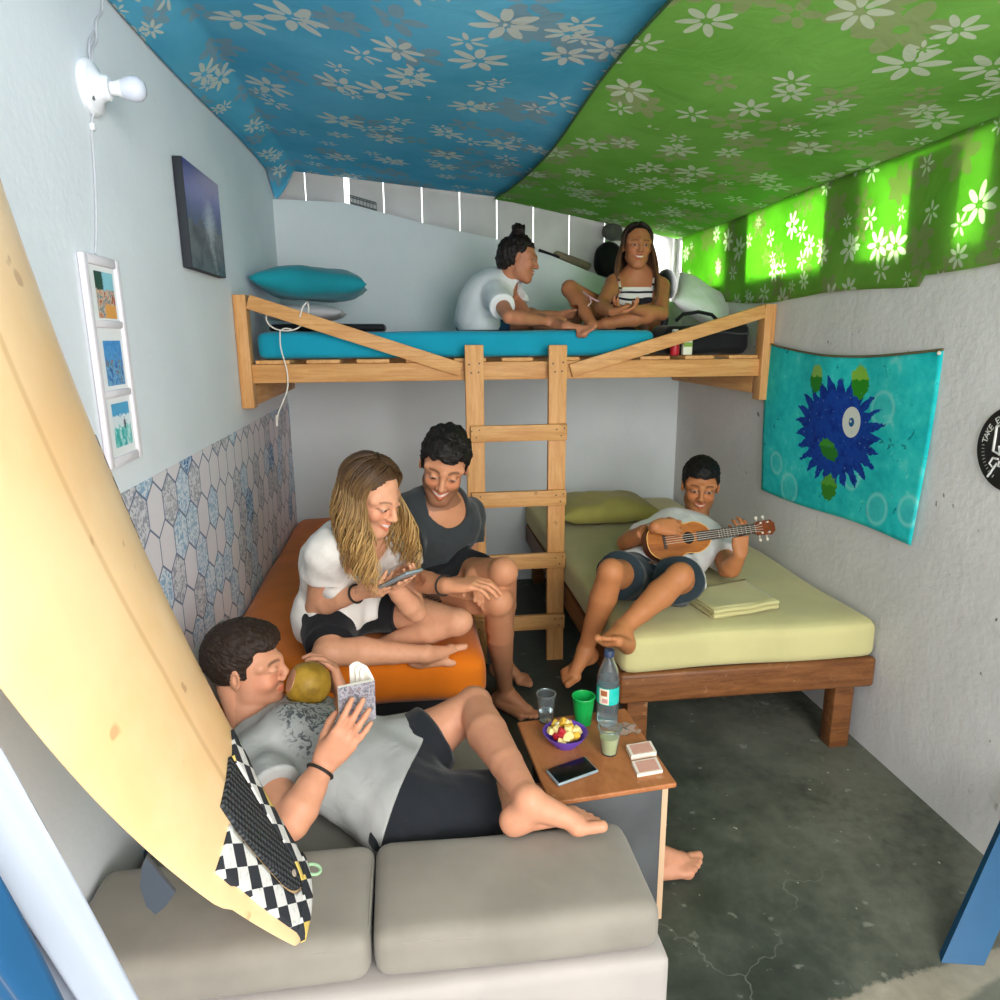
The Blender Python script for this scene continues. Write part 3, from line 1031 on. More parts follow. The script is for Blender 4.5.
def blue_fn(u, v):
    y = .55 + (YB + .06 - .55) * v
    if u < .16:                                               # the strip that runs down to the left wall
        k = u / .16; x = XL + .006 + .105 * k; z = lerp(2.115 + .02 * math.sin(2.3 * y) , cz(-.53, y), k ** .8) - .018 * math.sin(PI * k)
        if y > YB - .14: z = z - (1 - k) * .11 * (y - YB + .14) / .2
        return (x, y if y < YB else YB - .004 + (y - YB) * .2, float(z))
    k = (u - .16) / .84; x = -.53 + (seam_x(y) + .05 + .53) * k
    return (x, y, cz(x, y) + .006 + .022 * math.exp(-((k - .0) / .05) ** 2) * 0)


o = sheet(blue_fn, 90, 110, 'ceiling_cloth', BLUE, thick=.0012, uvs=lambda u, v: (u * 1.25, v * 3.3))
tag(o, 'blue flowered cloth stretched under the roof on the left side', 'cloth', 'flowered ceiling cloths')


def green_fn(u, v):
    y = .55 + (YB + .05 - .55) * v
    x0 = seam_x(y) - .012
    if u < .02:
        return (x0, y, cz(x0, y) - .012 - .004 * math.sin(20 * y))
    x = x0 + (1.452 - x0) * (u - .02) / .98
    return (x, y, cz(x, y) - .008 * max(0, 1 - (u / .12)) - .004)


GREEN_TOP = batik('green_batik_ceiling', '#86c45c', '#74b24c', '#aeab88', '#d3dfc4', .12)
gt = sheet(green_fn, 80, 110, 'ceiling_cloth', GREEN_TOP, thick=.0012, uvs=lambda u, v: (u * 1.1 + 5, v * 3.3))
tag(gt, 'green flowered cloth stretched under the roof on the right side', 'cloth', 'flowered ceiling cloths')


def hem_z(y): return 1.508 - .010 * math.sin((y - 1.7) * 2.1) + (.03 if y < 1.95 else 0) + .009 * math.sin(y * 6)


def drop_fn(u, v):
    y = .9 + (YB - .012 - .9) * u; top = cz(1.452, y) - .004
    z = top + (hem_z(y) - top) * v
    x = 1.455 + .012 * v + .006 * math.sin(y * 9 + 2 * v) * v + .003 * math.sin(y * 23) * v
    return (min(x, XR - .006), y, z)


dr = sheet(drop_fn, 120, 16, 'window_cloth', GREEN, None, thick=.0012, uvs=lambda u, v: (u * 4.2, v * .52 + 9))
tag(dr, 'green flowered cloth hanging over the openings of the right wall', 'cloth')
o = sheet(lambda u, v: (XR - .004 - .003 * math.sin(9 * u), 1.84 + .19 * u, 1.85 - .27 * v), 8, 8, 'overlap', GREEN, dr, thick=.0012, uvs=lambda u, v: (u * .17 + 3.3, v * .27 + 2.1))
# seam rope between the two cloths
b = B(); b.tube([(seam_x(y) - .014, y, cz(seam_x(y) - .012, y) - .016) for y in np.linspace(.6, YB - .02, 60)], .004, 6)
b.build('hem_cord', plain('dark_green_cord', '#3b5a3a', .8), gt)
# ------------------------------------------------------------------ bunk
PINE = wood('pine_board', '#dca96c', '#bf844c', (40, 3, 40), .5)
PINE_X = wood('pine_board_long', '#dba76a', '#bc8149', (3, 40, 40), .5)
PINE_Z = wood('pine_board_upright', '#dea86c', '#c2864c', (40, 40, 3), .5)
SCREW = plain('dark_screw', '#2b2119', .4)
TURQ = fabric('turquoise_sheet', '#1598b4', .08, wr=.2)
t = empty('loft_bunk', (.42, YLOFT, 1.2), 'pine loft bunk across the room with diagonal guard rails', 'bunk bed')
YF = YLOFT
B().box((XL + .045, YF, 1.198), (XR - .04, YF + .035, 1.268), .003).build('front_beam', PINE_X, t)
B().box((XL + .002, YB - .04, 1.198), (XR - .002, YB - .002, 1.284), .003).build('rear_beam', PINE_X, t)
B().box((XL + .002, YF - .023, 1.105), (XL + .048, YF + .04, 1.522), .003).build('post', PINE_Z, t)
B().box((XR - .05, YF - .023, 1.10), (XR - .003, YF + .04, 1.484), .003).build('post', PINE_Z, t)
B().bar((XL + .055, YF - .012, 1.497), (.196, YF - .012, 1.240), .020, .052, (0, 0, 1)).build('guard_rail', PINE_X, t)
B().bar((.634, YF - .012, 1.230), (XR - .048, YF - .012, 1.458), .020, .052, (0, 0, 1)).build('guard_rail', PINE_X, t)
B().box((XL + .002, YF + .05, 1.112), (XL + .045, YB - .02, 1.196), .003).build('wall_bearer', PINE, t)
B().box((XR - .05, YF + .05, 1.125), (XR - .006, YB - .02, 1.196), .003).build('wall_bearer', PINE, t)
x = XL + .06
for i in range(11):
    x1 = XL + .06 + i * .188
    B().box((x1, YF + .004, 1.269), (x1 + .125, YB - .045, 1.283), .002).build('slat', PINE, t)
lad = empty('ladder', (.41, YF - .03, 0), 'pine ladder of four rungs standing against the loft bunk', 'ladder')
B().box((.211, YF - .043, 0), (.283, YF - .0145, 1.334), .003).build('stile', PINE_Z, lad)
B().box((.540, YF - .043, 0), (.612, YF - .0145, 1.331), .003).build('stile', PINE_Z, lad)
for px in (.246, .576):
    for dx, dz in ((-.02, .02), (.02, .024), (.016, -.01), (-.012, -.012)): B().cyl((px + dx, YF - .0428, 1.24 + dz), (px + dx, YF - .0445, 1.24 + dz), .0035, n=8).build('screw', SCREW, lad)
for zc in (.992, .724, .458, .186):
    r = B().box((.226, YF - .066, zc - .032), (.612, YF - .0438, zc + .032), .003).build('rung', PINE_X, lad)
    for px in (.246, .585):
        for dx, dz in ((-.016, .012), (.014, .016), (.002, -.014)): B().cyl((px + dx, YF - .0658, zc + dz), (px + dx, YF - .0675, zc + dz), .003, n=8).build('screw', SCREW, r)
ZL = 1.388
o = softbox('loft_mattress', (XL + .062, YF + .045, 1.2845), (1.0, YB - .05, ZL), TURQ, None, r=.03, wob=.002)
tag(o, 'thin turquoise mattress on the loft bunk', 'mattress')
# bedding and luggage on the loft
TEAL = fabric('teal_pillowcase', '#1a8f9c', .2, wr=.4)
WHITEC = fabric('white_cotton', '#e3e6e6', .08, wr=.45)
BLACKC = fabric('black_nylon', '#17191b', .3, wr=.5, rough=.6)
GREYP = fabric('grey_cotton', '#b9b6b8', .12, wr=.4)
o = softbox('flat_bag', (XL + .075, YF + .22, ZL + .003), (-.10, YF + .62, ZL + .033), BLACKC, None, r=.014, wob=.003, seed=4)
tag(o, 'flat black bag under the two pillows at the left end of the loft', 'bag')
o = pillow('pillow', (-.44, YF + .40, ZL + .034 + .045), (1, .03, 0), (0, 1, 0), .34, .36, .070, GREYP, seed=3, wrk=.3)
tag(o, 'pale grey pillow squeezed under the teal one on the loft', 'pillow')
o = pillow('pillow', (-.40, YF + .40, ZL + .034 + .165), (1, .05, -.05), (0, 1, .0), .46, .40, .135, TEAL, seed=5, wrk=.3)
tag(o, 'teal pillow topmost at the left end of the loft', 'pillow')
o = pillow('pillow', at(703, 302, y=3.22), (.78, -.1, -.45), (.1, .75, .55), .29, .32, .10, WHITEC, seed=8, wrk=.3)
tag(o, 'plump white pillow leaning behind the woman in the striped top', 'pillow')
bag = empty('suitcase', (1.22, YF + .25, 1.2845), 'black soft suitcase lying at the right end of the loft', 'suitcase')
softbox('body', (1.055, YF + .085, 1.2845), (XR - .055, YF + .27, 1.410), BLACKC, bag, r=.03, wob=.006, seed=2)
b = B()
b.tube([(1.065 + .35 * k, YF + .078 + .004 * math.sin(9 * k), 1.372 + .004 * math.sin(12 * k)) for k in np.linspace(0, 1, 14)], .0035, 6)
b.build('zip', plain('grey_zip', '#3d4042', .4), bag)
b = B(); b.tube([(1.14, YF + .20, 1.424), (1.17, YF + .20, 1.452), (1.24, YF + .20, 1.462), (1.30, YF + .20, 1.45), (1.33, YF + .20, 1.424)], .008, 8); b.build('handle', BLACKC, bag)
b = B(); b.lathe([(0, 0), (.017, 0), (.0185, .004), (.0185, .07), (.016, .078), (.010, .082), (.010, .086)], (1.082, YF + .045 + .0, 1.2845))
cn = empty('spray_bottle', (1.082, YF + .045, 1.2845), 'small red bottle with a pale cap on the loft edge', 'bottle')
b.build('body', plain('red_plastic', '#b3202c', .35), cn)
B().lathe([(.0105, .0865), (.0135, .0865), (.0135, .10), (.011, .104), (0, .104)], (1.082, YF + .045, 1.2845)).build('cap', plain('pale_cap', '#d8cfc6', .4), cn)
b = B(); b.box((1.118, YF + .044, 1.2845), (1.158, YF + .07, 1.362), .004, rot=Matrix.Rotation(.05, 3, 'Z'))
bx = empty('toiletry_box', (1.138, YF + .056, 1.2845), 'little white and green carton beside the red bottle', 'box')
b.build('carton', plain('white_card', '#dfe4cf', .5), bx)
B().box((1.1195, YF + .0425, 1.318), (1.1565, YF + .0432, 1.335)).build('printed_band', plain('green_print', '#7da23e', .5), bx)
# white cord looped over the guard rail
b = B()
P = [(-.50, YF + .012, 1.49), (-.53, YF + .02, 1.44), (-.51, YF + .016, 1.405), (-.46, YF + .012, 1.392), (-.41, YF + .012, 1.405), (-.375, YF + .008, 1.45), (-.37, YF - .012, 1.492), (-.385, YF - .032, 1.478), (-.40, YF - .031, 1.44)]
def smoothline(P, n=8):
    P = [np.array(p, float) for p in P]; Q = [2 * P[0] - P[1]] + P + [2 * P[-1] - P[-2]]; out = []
    for i in range(1, len(Q) - 2):
        for k in range(n):
            u = k / n; a, p, q, c = Q[i - 1], Q[i], Q[i + 1], Q[i + 2]
            out.append(.5 * ((2 * p) + (q - a) * u + (2 * a - 5 * p + 4 * q - c) * u * u + (3 * p - a - 3 * q + c) * u ** 3))
    return out + [P[-1]]
b.tube(smoothline(P), .0028, 6)
b.tube(smoothline([(-.475, YF - .03, 1.392), (-.478, YF - .022, 1.33), (-.462, YF - .02, 1.24), (-.468, YF - .018, 1.17), (-.50, YF - .016, 1.10), (-.51, YF - .014, 1.075)]), .0026, 6)
b.tube(smoothline([(-.475, YF - .03, 1.392), (-.46, YF - .012, 1.40), (-.44, YF + .010, 1.398)]), .0026, 6)
cordo = b.build('cord', plain('white_cord', '#e4ddd2', .6))
tag(cordo, 'thin white cord looped over the left guard rail of the loft', 'cord')
b = B(); b.cyl((-.513, YF - .013, 1.078), (-.516, YF - .013, 1.035), .006, .004, 10); b.build('tassel', plain('white_cord_end', '#ddd6cc', .6), cordo)
# things along the ledge of the back wall
def on_ledge(x, dz=0, y=YB + .055): return np.array((x, y, ledge_z(x) + dz))
b = B(); a, c = on_ledge(-.27, .012, YB + .03), on_ledge(-.14, .008, YB + .03); u = nrm(c - a)
rack = empty('wire_tray', a, 'little grey wire tray on the ledge in front of the bright gap', 'tray')
up = np.array((0, 0, 1.)); q = [a, c, c + np.array((0, .05, 0)), a + np.array((0, .05, 0))]
b.tube([p + up * .035 for p in q], .003, 6, closed=True); b.tube(q, .003, 6, closed=True)
for k in np.linspace(0, 1, 9): p = lerp(a, c, k); b.tube([p, p + up * .035], .0016, 5); b.tube([p, p + (0, .05, 0)], .0016, 5)
b.build('wires', plain('grey_wire', '#77797a', .4, metal=.6), rack)
B().poly([p + up * .004 for p in q], (0, 0, .002)).build('base', plain('tray_base', '#a6a8a8', .6), rack)
b = B(); b.bar(on_ledge(.69, .012, YB + .03), on_ledge(.80, .012, YB + .03), .02, .016); tag(b.build('comb', BLACKC), 'short black stick lying on the back ledge left of the folded bundle', 'stick')
o = softbox('bundle', (-.10, -.03, 0), (.11, .03, .034), fabric('khaki_canvas', '#8d7f6b', .3, wr=.6), None, r=.015, wob=.004, seed=9)
k0, k1 = on_ledge(.79), on_ledge(.95); o.location = Vector((k0 + k1) / 2 + (0, 0, .012)); o.rotation_euler = (0, math.atan2(k0[2] - k1[2], .16), 0)
tag(o, 'rolled khaki bundle on the sloping back ledge', 'bundle')
s = Solid(.006); c = on_ledge(1.08, .10, YB + .058)
s.ell(c, np.eye(3), (.085, .050, .10), .03).ell(c + (.05, 0, -.04), np.eye(3), (.07, .045, .07), .03).cut(c - (0, 0, .085), (-.25, 0, -1))
s.dis = (lambda w: lambda X: .005 * w(X))(waves(4, 40)); V, Q = s.mesh()
bp = empty('backpack', c - (0, 0, .1), 'black backpack with a grey cap on it on the back ledge', 'backpack')
skin_obj('bag_body', V, Q, BLACKC, bp)
s = Solid(.005); s.ell(c + (.01, -.01, .150), np.eye(3), (.055, .045, .045), .02).ell(c + (.06, -.02, .120), np.eye(3), (.06, .04, .014), .02); s.dis = (lambda w: lambda X: .003 * w(X))(waves(14, 50))
V, Q = s.mesh(); cap = skin_obj('sun_cap', V, Q, fabric('grey_cap', '#5d5d58', .2, wr=.5)); tag(cap, 'grey cloth cap lying on the black backpack', 'cap'); del bp['label']
tag(bp, 'black backpack on the back ledge behind the woman in the striped top', 'backpack')
s = Solid(.006); c = on_ledge(1.40, .085, YB + .055)
s.ell(c, np.eye(3), (.06, .045, .085), .02).cut(c - (0, 0, .06), (-.4, 0, -1)); V, Q = s.mesh(); tag(skin_obj('pouch', V, Q, BLACKC), 'black pouch on the right end of the back ledge', 'pouch')

# ------------------------------------------------------------------ the two low beds
ORANGE = fabric('orange_cover', '#dd7412', .14, wr=.3, wscale=6)
t = empty('orange_bed', (-.2, 2.9, 0), 'low bed with an orange mattress along the left wall', 'bed')
B().box((XL + .008, 2.02, .0), (.165, YB - .01, .262), .004).build('base', plain('shadow_black_plinth', '#151416', .6), t)  # bed base, its near-black colour paints in the shadow below the mattress
softbox('mattress', (XL + .008, 1.955, .264), (.200, YB - .012, .425), ORANGE, t, r=.055, wob=.004, seed=6, puff=.004)
CELERY = fabric('celery_sheet', '#c6bf88', .1, wr=.25, wscale=4)
WALNUT = wood('varnished_dark_wood', '#8a5a34', '#5b351c', (3, 30, 30), .42, worn='#a98a66')
WALN_Y = wood('varnished_dark_wood_long', '#80522f', '#55311a', (30, 3, 30), .42, worn='#a98a66')
t = empty('bed', (1.03, 2.8, 0), 'dark wooden bed with a celery green mattress along the right wall', 'bed')
B().box((.612, 1.935, .236), (XR - .008, 1.967, .338), .012, 3).build('foot_rail', WALNUT, t)
B().box((.618, 1.968, .236), (.648, YB - .01, .33), .004).build('side_rail', WALN_Y, t)
B().box((XR - .04, 1.968, .236), (XR - .01, YB - .01, .33), .004).build('side_rail', WALN_Y, t)
for x, y in ((.650, 1.969), (XR - .12, 1.969), (.650, YB - .08), (XR - .12, YB - .08)):
    B().box((x, y, 0), (x + .068, y + .06, .30), .004).build('leg', WALNUT, t)
B().box((.649, 1.969, .302), (XR - .041, YB - .012, .328)).build('slats', WALN_Y, t)
ZM = .466
softbox('mattress', (.614, 1.938, .332), (XR - .014, YB - .012, ZM), CELERY, t, r=.035, wob=.003, seed=1)
o = pillow('pillow', (.92, 3.30, ZM + .072), (1, .06, .0), (-.06, 1, .03), .50, .36, .125, fabric('olive_pillowcase', '#b0a75a', .14, wr=.3), seed=12, wrk=.35)
tag(o, 'olive green pillow at the head of the wooden bed', 'pillow')
# folded sheet
t = empty('folded_sheet', (1.03, 2.16, ZM), 'folded celery green sheet lying on the wooden bed', 'sheet')
q = [np.array(p) for p in ((.915, 2.205, ZM + .006), (.940, 2.02, ZM + .006), (1.190, 2.075, ZM + .006), (1.180, 2.29, ZM + .006))]
for i in range(4):
    z0 = .0085 * i; ins = .004 * i
    def fold(u, v, z0=z0, i=i):
        p = lerp(lerp(q[0], q[1], v), lerp(q[3], q[2], v), u)
        c = lerp(q[0], q[2], .5); p = c + (p - c) * (1 - .018 * (i % 2) - .004 * i)
        return (p[0], p[1], p[2] + z0 + .0025 * math.sin(7 * u + i) * math.sin(5 * v + 2 * i) + .002)
    sheet(fold, 16, 12, 'fold', CELERY, t, thick=.0062)
b = B()
for i in range(2):
    pts = [lerp(q[1], q[2], k) + np.array((0, -.002, .007 + i * .016 + .002 * math.sin(9 * k))) for k in np.linspace(0, 1, 12)]
    b.tube(pts, .0075, 8)
b.build('folded_edge', CELERY, t)

# ------------------------------------------------------------------ left wall
LAMPW = plain('white_porcelain', '#eef0f4', .3)
c = np.array((XL, 1.70, 1.872))
t = empty('wall_lamp', c, 'bare white bulb in a round holder high on the left wall', 'lamp')
B().lathe([(0, 0), (.052, 0), (.054, .006), (.050, .016), (.028, .026), (.026, .030), (0, .030)], c, (1, 0, 0)).build('holder_plate', LAMPW, t)
B().lathe([(.024, .028), (.024, .040), (.020, .044), (.0, .044)], c, (1, 0, 0)).build('socket', LAMPW, t)
bulb = B().lathe([(.013, .045), (.0145, .056), (.018, .068), (.0, .069)], c, (1, 0, 0)).build('bulb', plain('bulb_base', '#f2f3f5', .3), t)
B().lathe([(.0185, .068), (.023, .080), (.0245, .090), (.0225, .102), (.014, .111), (0, .114)], c, (1, 0, 0)).build('globe', plain('frosted_glass', '#d5dae6', .22, .5), bulb)
STEEL = plain('steel_screw', '#6e7075', .35, metal=.7)
for dy, dz in ((-.03, -.028), (.03, .028)): B().cyl(c + (.017, dy, dz), c + (.021, dy, dz), .0045, n=10).build('screw', STEEL, t)
WIRE = plain('grey_white_wire', '#c3c4ca', .5)
b = B()
yc, zc = c[1], c[2]
b.tube(smoothline([(XL + .012, yc + .012, zc + .045), (XL + .006, yc + .03, zc + .08), (XL + .005, yc + .062, zc + .11), (XL + .005, yc + .075, zc + .15), (XL + .005, yc + .118, zc + .19), (XL + .005, yc + .13, zc + .25)]), .0025, 6)
b.tube(smoothline([(XL + .012, yc - .004, zc + .045), (XL + .007, yc + .018, zc + .09), (XL + .005, yc + .058, zc + .125)]), .002, 6)
b.tube(smoothline([(XL + .010, yc - .012, zc - .05), (XL + .004, yc - .018, zc - .08), (XL + .004, yc - .035, zc - .18), (XL + .004, yc - .06, zc - .28), (XL + .004, yc - .082, zc - .335)]), .0022, 6)
b.build('wire', WIRE, t)
B().box((XL + .001, yc - .022, zc - .085), (XL + .010, yc - .008, zc - .072), .002).build('cable_clip', LAMPW, t)


def picture(name, stops, sx, seed, horizon=None):
    m = M(name); q = m.coord('UV', (sx, sx, sx))
    mp = m.n('ShaderNodeVectorMath', operation='ADD'); m.link(q, mp.inputs[0]); mp.inputs[1].default_value = (seed, seed * 1.7, 0)
    c = m.ramp(m.noise(1, 5, .65, v=mp.outputs[0], dist=.7) * 1.0, stops)
    if horizon:
        s = m.n('ShaderNodeSeparateXYZ'); m.link(m.coord('UV'), s.inputs[0]); wv = m.noise(7, 4, .65, v=m.coord('UV')) - .5; v = E(m.nt, s.outputs[1]) + wv * .35; u = E(m.nt, s.outputs[0]) + (m.noise(8, 4, .65, v=mp.outputs[0]) - .5) * .35
        c = horizon(m, u, v, c)
    return m.col(c).set(.35, .4).m


def flat(name, p00, p10, p11, p01, mat, parent=None, nu=1, nv=1):
    """a flat picture with its own 0..1 coordinates"""
    p00, p10, p11, p01 = [np.array(p, float) for p in (p00, p10, p11, p01)]
    return sheet(lambda u, v: lerp(lerp(p00, p10, u), lerp(p01, p11, u), v), nu, nv, name, mat, parent)


FY0, FY1, FZ0, FZ1 = 1.535, 1.715, 1.098, 1.533; FD = .014
t = empty('photo_frame', (XL, (FY0 + FY1) / 2, FZ0), 'tall white frame holding three beach snapshots on the left wall', 'picture frame')
b = B(); w = .020
x0, x1 = XL + .001, XL + FD
b.box((x0, FY0, FZ0), (x1, FY0 + w, FZ1), .004).box((x0, FY1 - w, FZ0), (x1, FY1, FZ1), .004)
zz = [FZ0, FZ0 + .145, FZ0 + .290, FZ1 - w]
for z in zz: b.box((x0, FY0 + w - .001, z), (x1 - .001, FY1 - w + .001, z + w * (.8 if z not in (FZ0, FZ1 - w) else 1)), .004)
b.build('frame', plain('pinkish_white_wood', '#e2dbe1', .45), t)
B().box((x0, FY0 + .006, FZ0 + .006), (x0 + .006, FY1 - .006, FZ1 - .006)).build('mount', plain('white_mount', '#eeeef0', .6), t)


def h1(m, u, v, c):
    sky = m.mix((v > .62) * (u > .42), c, '#8fd0e0'); sky = m.mix((v > .62) * (u < .42), sky, '#1f4a3a')
    return m.mix(((v < .30) * (u > .4)), sky, '#e8a24a')


def h2(m, u, v, c): return m.mix((v > .55) * .65, c, '#2f93dc')


def h3(m, u, v, c):
    c = m.mix(v > .45, c, '#dfeaf0'); c = m.mix(v > .72, c, '#4aa7d6')
    k = ((u - .66) * (u - .66) + (v - .52) * (v - .52) * .35) < .004
    return m.mix(k, c, '#2b2a3a')


PH = [picture('beach_snapshot', [(.3, '#2a2b33'), (.42, '#b5542f'), (.5, '#e9c9a8'), (.58, '#3f7f9c'), (.7, '#f0b765')], 5, 2.2, h1),
      picture('blue_snapshot', [(.3, '#12314e'), (.44, '#2479c4'), (.52, '#7ab8dc'), (.6, '#2f6f8f'), (.7, '#d9744a')], 5, 5.9, h2),
      picture('surf_snapshot', [(.3, '#0f9aa0'), (.45, '#35b7b4'), (.55, '#9adcd8'), (.65, '#e8f5f5')], 4, 8.1, h3)]
for i, z in enumerate((FZ0 + .300, FZ0 + .160, FZ0 + .028)):
    hgt = .098
    flat('photo', (x0 + .0068, FY0 + .052, z + .010), (x0 + .0068, FY1 - .036, z + .010), (x0 + .0068, FY1 - .036, z + hgt + .006), (x0 + .0068, FY0 + .052, z + hgt + .006), PH[i], t)
# canvas
CX = XL + .028; CY0, CY1 = 2.215, 2.60; CZ0, CZ1 = 1.565, 1.862
t = empty('canvas_print', (XL, 2.33, CZ0), 'thick dark canvas print of a night sky on the left wall', 'painting')
B().box((XL + .002, CY0, CZ0), (CX, CY1, CZ1), .002).build('stretched_canvas', plain('black_canvas_edge', '#2c3036', .7), t)


def night(m, u, v, c):
    c = m.mix((v > .45) * .75, c, m.ramp(v, [(.45, '#2c4a78'), (.75, '#2f49b0'), (1., '#28308a')]))
    d = ((u - .62) * (u - .62) * 1.4 + (v - .52) * (v - .52)).sqrt()
    c = m.mix((1 - d.step(.0, .30)) * .7, c, '#c9d2dc')
    k = (u - .62 + (v - .3) * .35).abs()
    return m.mix((1 - k.step(.0, .09)) * (v < .5) * .5, c, '#b9c0c2')


flat('picture', (CX + .0006, CY0 + .001, CZ0 + .001), (CX + .0006, CY1 - .001, CZ0 + .001), (CX + .0006, CY1 - .001, CZ1 - .001), (CX + .0006, CY0 + .001, CZ1 - .001),
     picture('night_picture', [(.3, '#2a2f36'), (.5, '#4c545c'), (.6, '#666c6e'), (.72, '#3a4046')], 4, 1.3, night), t)

# ------------------------------------------------------------------ right wall
def painted():
    m = M('painted_hanging'); s = m.n('ShaderNodeSeparateXYZ'); m.link(m.coord('UV'), s.inputs[0])
    u, v = E(m.nt, s.outputs[0]), E(m.nt, s.outputs[1])        # metres from the upper left corner
    q = m.coord('UV')
    n = m.noise(7, 5, .62, v=q, dist=.5); n2 = m.noise(22, 4, .65, v=q); n3 = m.noise(60, 3, .6, v=q)
    c = m.ramp(n * .6 + n2 * .4, [(.3, '#12a8b0'), (.46, '#1fc4c6'), (.58, '#36d4d0'), (.72, '#8eeae4')])
    c = m.mix((n2 * .5 + n3 * .5).step(.60, .66) * n.step(.5, .6) * .6, c, '#a8ece6')
    c = m.mix((m.noise(11, 4, .7, v=q, dist=1.2).step(.655, .67)) * .75, c, '#0b6d78')

    def ring(cx, cy, r, w=.012):
        nonlocal c
        d = ((u - cx) * (u - cx) + (v - cy) * (v - cy)).sqrt()
        c = m.mix((1 - (d - r).abs().step(0, w)) * .55 + (d < r) * .12, c, '#8be6e0')
    for a in ((.74, .17, .055), (.62, .42, .04), (.78, .50, .05), (.93, .47, .045), (.22, .52, .055), (.12, .44, .04)): ring(*a)
    dx, dy = (u - .505) * .80, v - .272
    ang = dy.atan2(dx); r = (dx * dx + dy * dy * 1.0).sqrt()
    spike = ((ang * (25 / (2 * PI)) + (n2 - .5) * .8).fract() - .5).abs() * 2
    R = .150 + spike * .060 + (n - .5) * .10
    body = 1 - (r - R).step(-.003, .003)
    c = m.mix(body, c, m.ramp(n2, [(.35, '#0c2f86'), (.55, '#1546a6'), (.7, '#0d3a92')]))

    def leafy(cx, cy, sx, sy, rot, col1, col2):
        nonlocal c
        a, b_ = (u - cx) * math.cos(rot) + (v - cy) * math.sin(rot), (v - cy) * math.cos(rot) - (u - cx) * math.sin(rot)
        d = ((a / sx) * (a / sx) + (b_ / sy) * (b_ / sy)).sqrt() + (n3 - .5) * .9
        c = m.mix(1 - d.step(.9, 1.02), c, m.mix((v - cy + (n3 - .5) * .05) < -.01, col1, col2))
    leafy(.375, .085, .040, .055, .2, '#2a8a2c', '#8dbb5a'); leafy(.615, .085, .045, .060, -.2, '#2d8f22', '#86c043')
    leafy(.47, .335, .06, .035, .4, '#2a7d2a', '#3f9a30'); leafy(.49, .475, .05, .05, .1, '#3a8a2a', '#5aa53c')
    ed = ((u - .585) * (u - .585) + (v - .225) * (v - .225) * .75).sqrt()
    c = m.mix(ed < .047, c, '#d9dfd6'); c = m.mix(ed < .014, c, '#1c5f93'); c = m.mix(((u - .58) * (u - .58) + (v - .222) * (v - .222)).sqrt() < .005, c, '#d9dfd6')
    c = m.mix(n3.step(.66, .69) * body * .6, c, '#8fb3d8')
    m.col(c).set(.75, .2)
    return m.bump(m.noise(6, 3, v=q), .3, .012).m


TP = [(2.80, 1.328), (1.832, 1.318), (1.840, .748), (2.762, .722)]      # y, z of the corners: upper left, upper right, lower right, lower left


def hang(u, v):
    a = lerp(lerp(TP[0], TP[1], u), lerp(TP[3], TP[2], u), v)
    z = a[1] - .035 * math.sin(PI * u) * (1 - v) - .008 * math.sin(PI * u * 2) * v
    y = a[0] + .012 * math.sin(PI * v) * (1 if u < .5 else 1) * (.3 - u)
    return (XR - .012 - .006 * math.sin(5 * u + 3 * v) - .004 * math.sin(17 * u) * (1 - v), y, z)


t = empty('wall_hanging', (XR, 2.3, .72), 'turquoise cloth painted with a spiky blue one-eyed fish on the right wall', 'wall hanging')
sheet(hang, 50, 36, 'cloth', painted(), t, thick=.0015, uvs=lambda u, v: (u * .965, v * .57))
b = B(); b.tube([np.array(hang(u, 0)) + (-.001, 0, .002) for u in np.linspace(0.01, 1, 40)], .004, 6); b.build('hem_cord', plain('brown_cord', '#6a6246', .8), t)
b = B(); b.ball(np.array(hang(.992, .012)) + (-.006, 0, 0), .006, 8); b.build('pin', plain('pin', '#c9c4b4', .4), t)
# round sign
SC = np.array((XR - .006, 1.555, 1.082)); SR = .108
t = empty('round_sign', (XR, SC[1], SC[2] - SR), 'round black sign with white lettering at the right edge of the wall', 'sign')
B().lathe([(0, 0), (SR, 0), (SR, .004), (SR - .002, .0055), (0, .0055)], (XR - .001, SC[1], SC[2]), (-1, 0, 0), 64).build('disc', plain('black_enamel', '#191b1c', .45), t)
SW = plain('white_lettering', '#d6d6d2', .5)
base = Matrix(((0, 0, -1), (-1, 0, 0), (0, 1, 0)))                 # text x runs towards -y, text y upwards, facing -x


def ringtext(s, a0, step, r, size):
    out = []
    for i, ch in enumerate(s):
        if ch == ' ': continue
        a = a0 - step * i; ca, sa = math.cos(a), math.sin(a)
        loc = np.array((XR - .0068, SC[1] - r * ca, SC[2] + r * sa))
        rot = base @ Matrix.Rotation(a - PI / 2, 3, 'Z')
        out.append(text('lettering', ch, loc, size, SW, t, rot))
    return out


LT = ringtext('TAKE EVERY', math.radians(172), .150, .083, .024)
merge(LT, 'lettering')
LT = ringtext('IIIIIIIIIII', math.radians(181), -.105, .086, .012); LT = [o for o in LT]
merge(LT, 'small_lettering')
b = B(); f = XR - .0068
for pts, r in (([(-.052, .052), (-.052, -.012), (-.030, -.018)], .0035), ([(-.052, .052), (-.028, .056), (-.028, .040)], .0035), ([(-.036, .004), (-.032, -.016), (-.024, .002), (-.018, -.016), (-.012, .006)], .003),
               ([(-.032, -.030), (-.050, -.030), (-.058, -.045), (-.046, -.054), (-.034, -.040), (-.058, -.080)], .003), ([(-.028, -.034), (-.030, -.048), (-.018, -.048), (-.018, -.034), (-.014, -.05)], .003)):
    b.tube([(f, SC[1] - (p[0]), SC[2] + p[1]) for p in [(-q[0] * -1, q[1]) for q in pts]], r, 6)
b.build('emblem', SW, t)

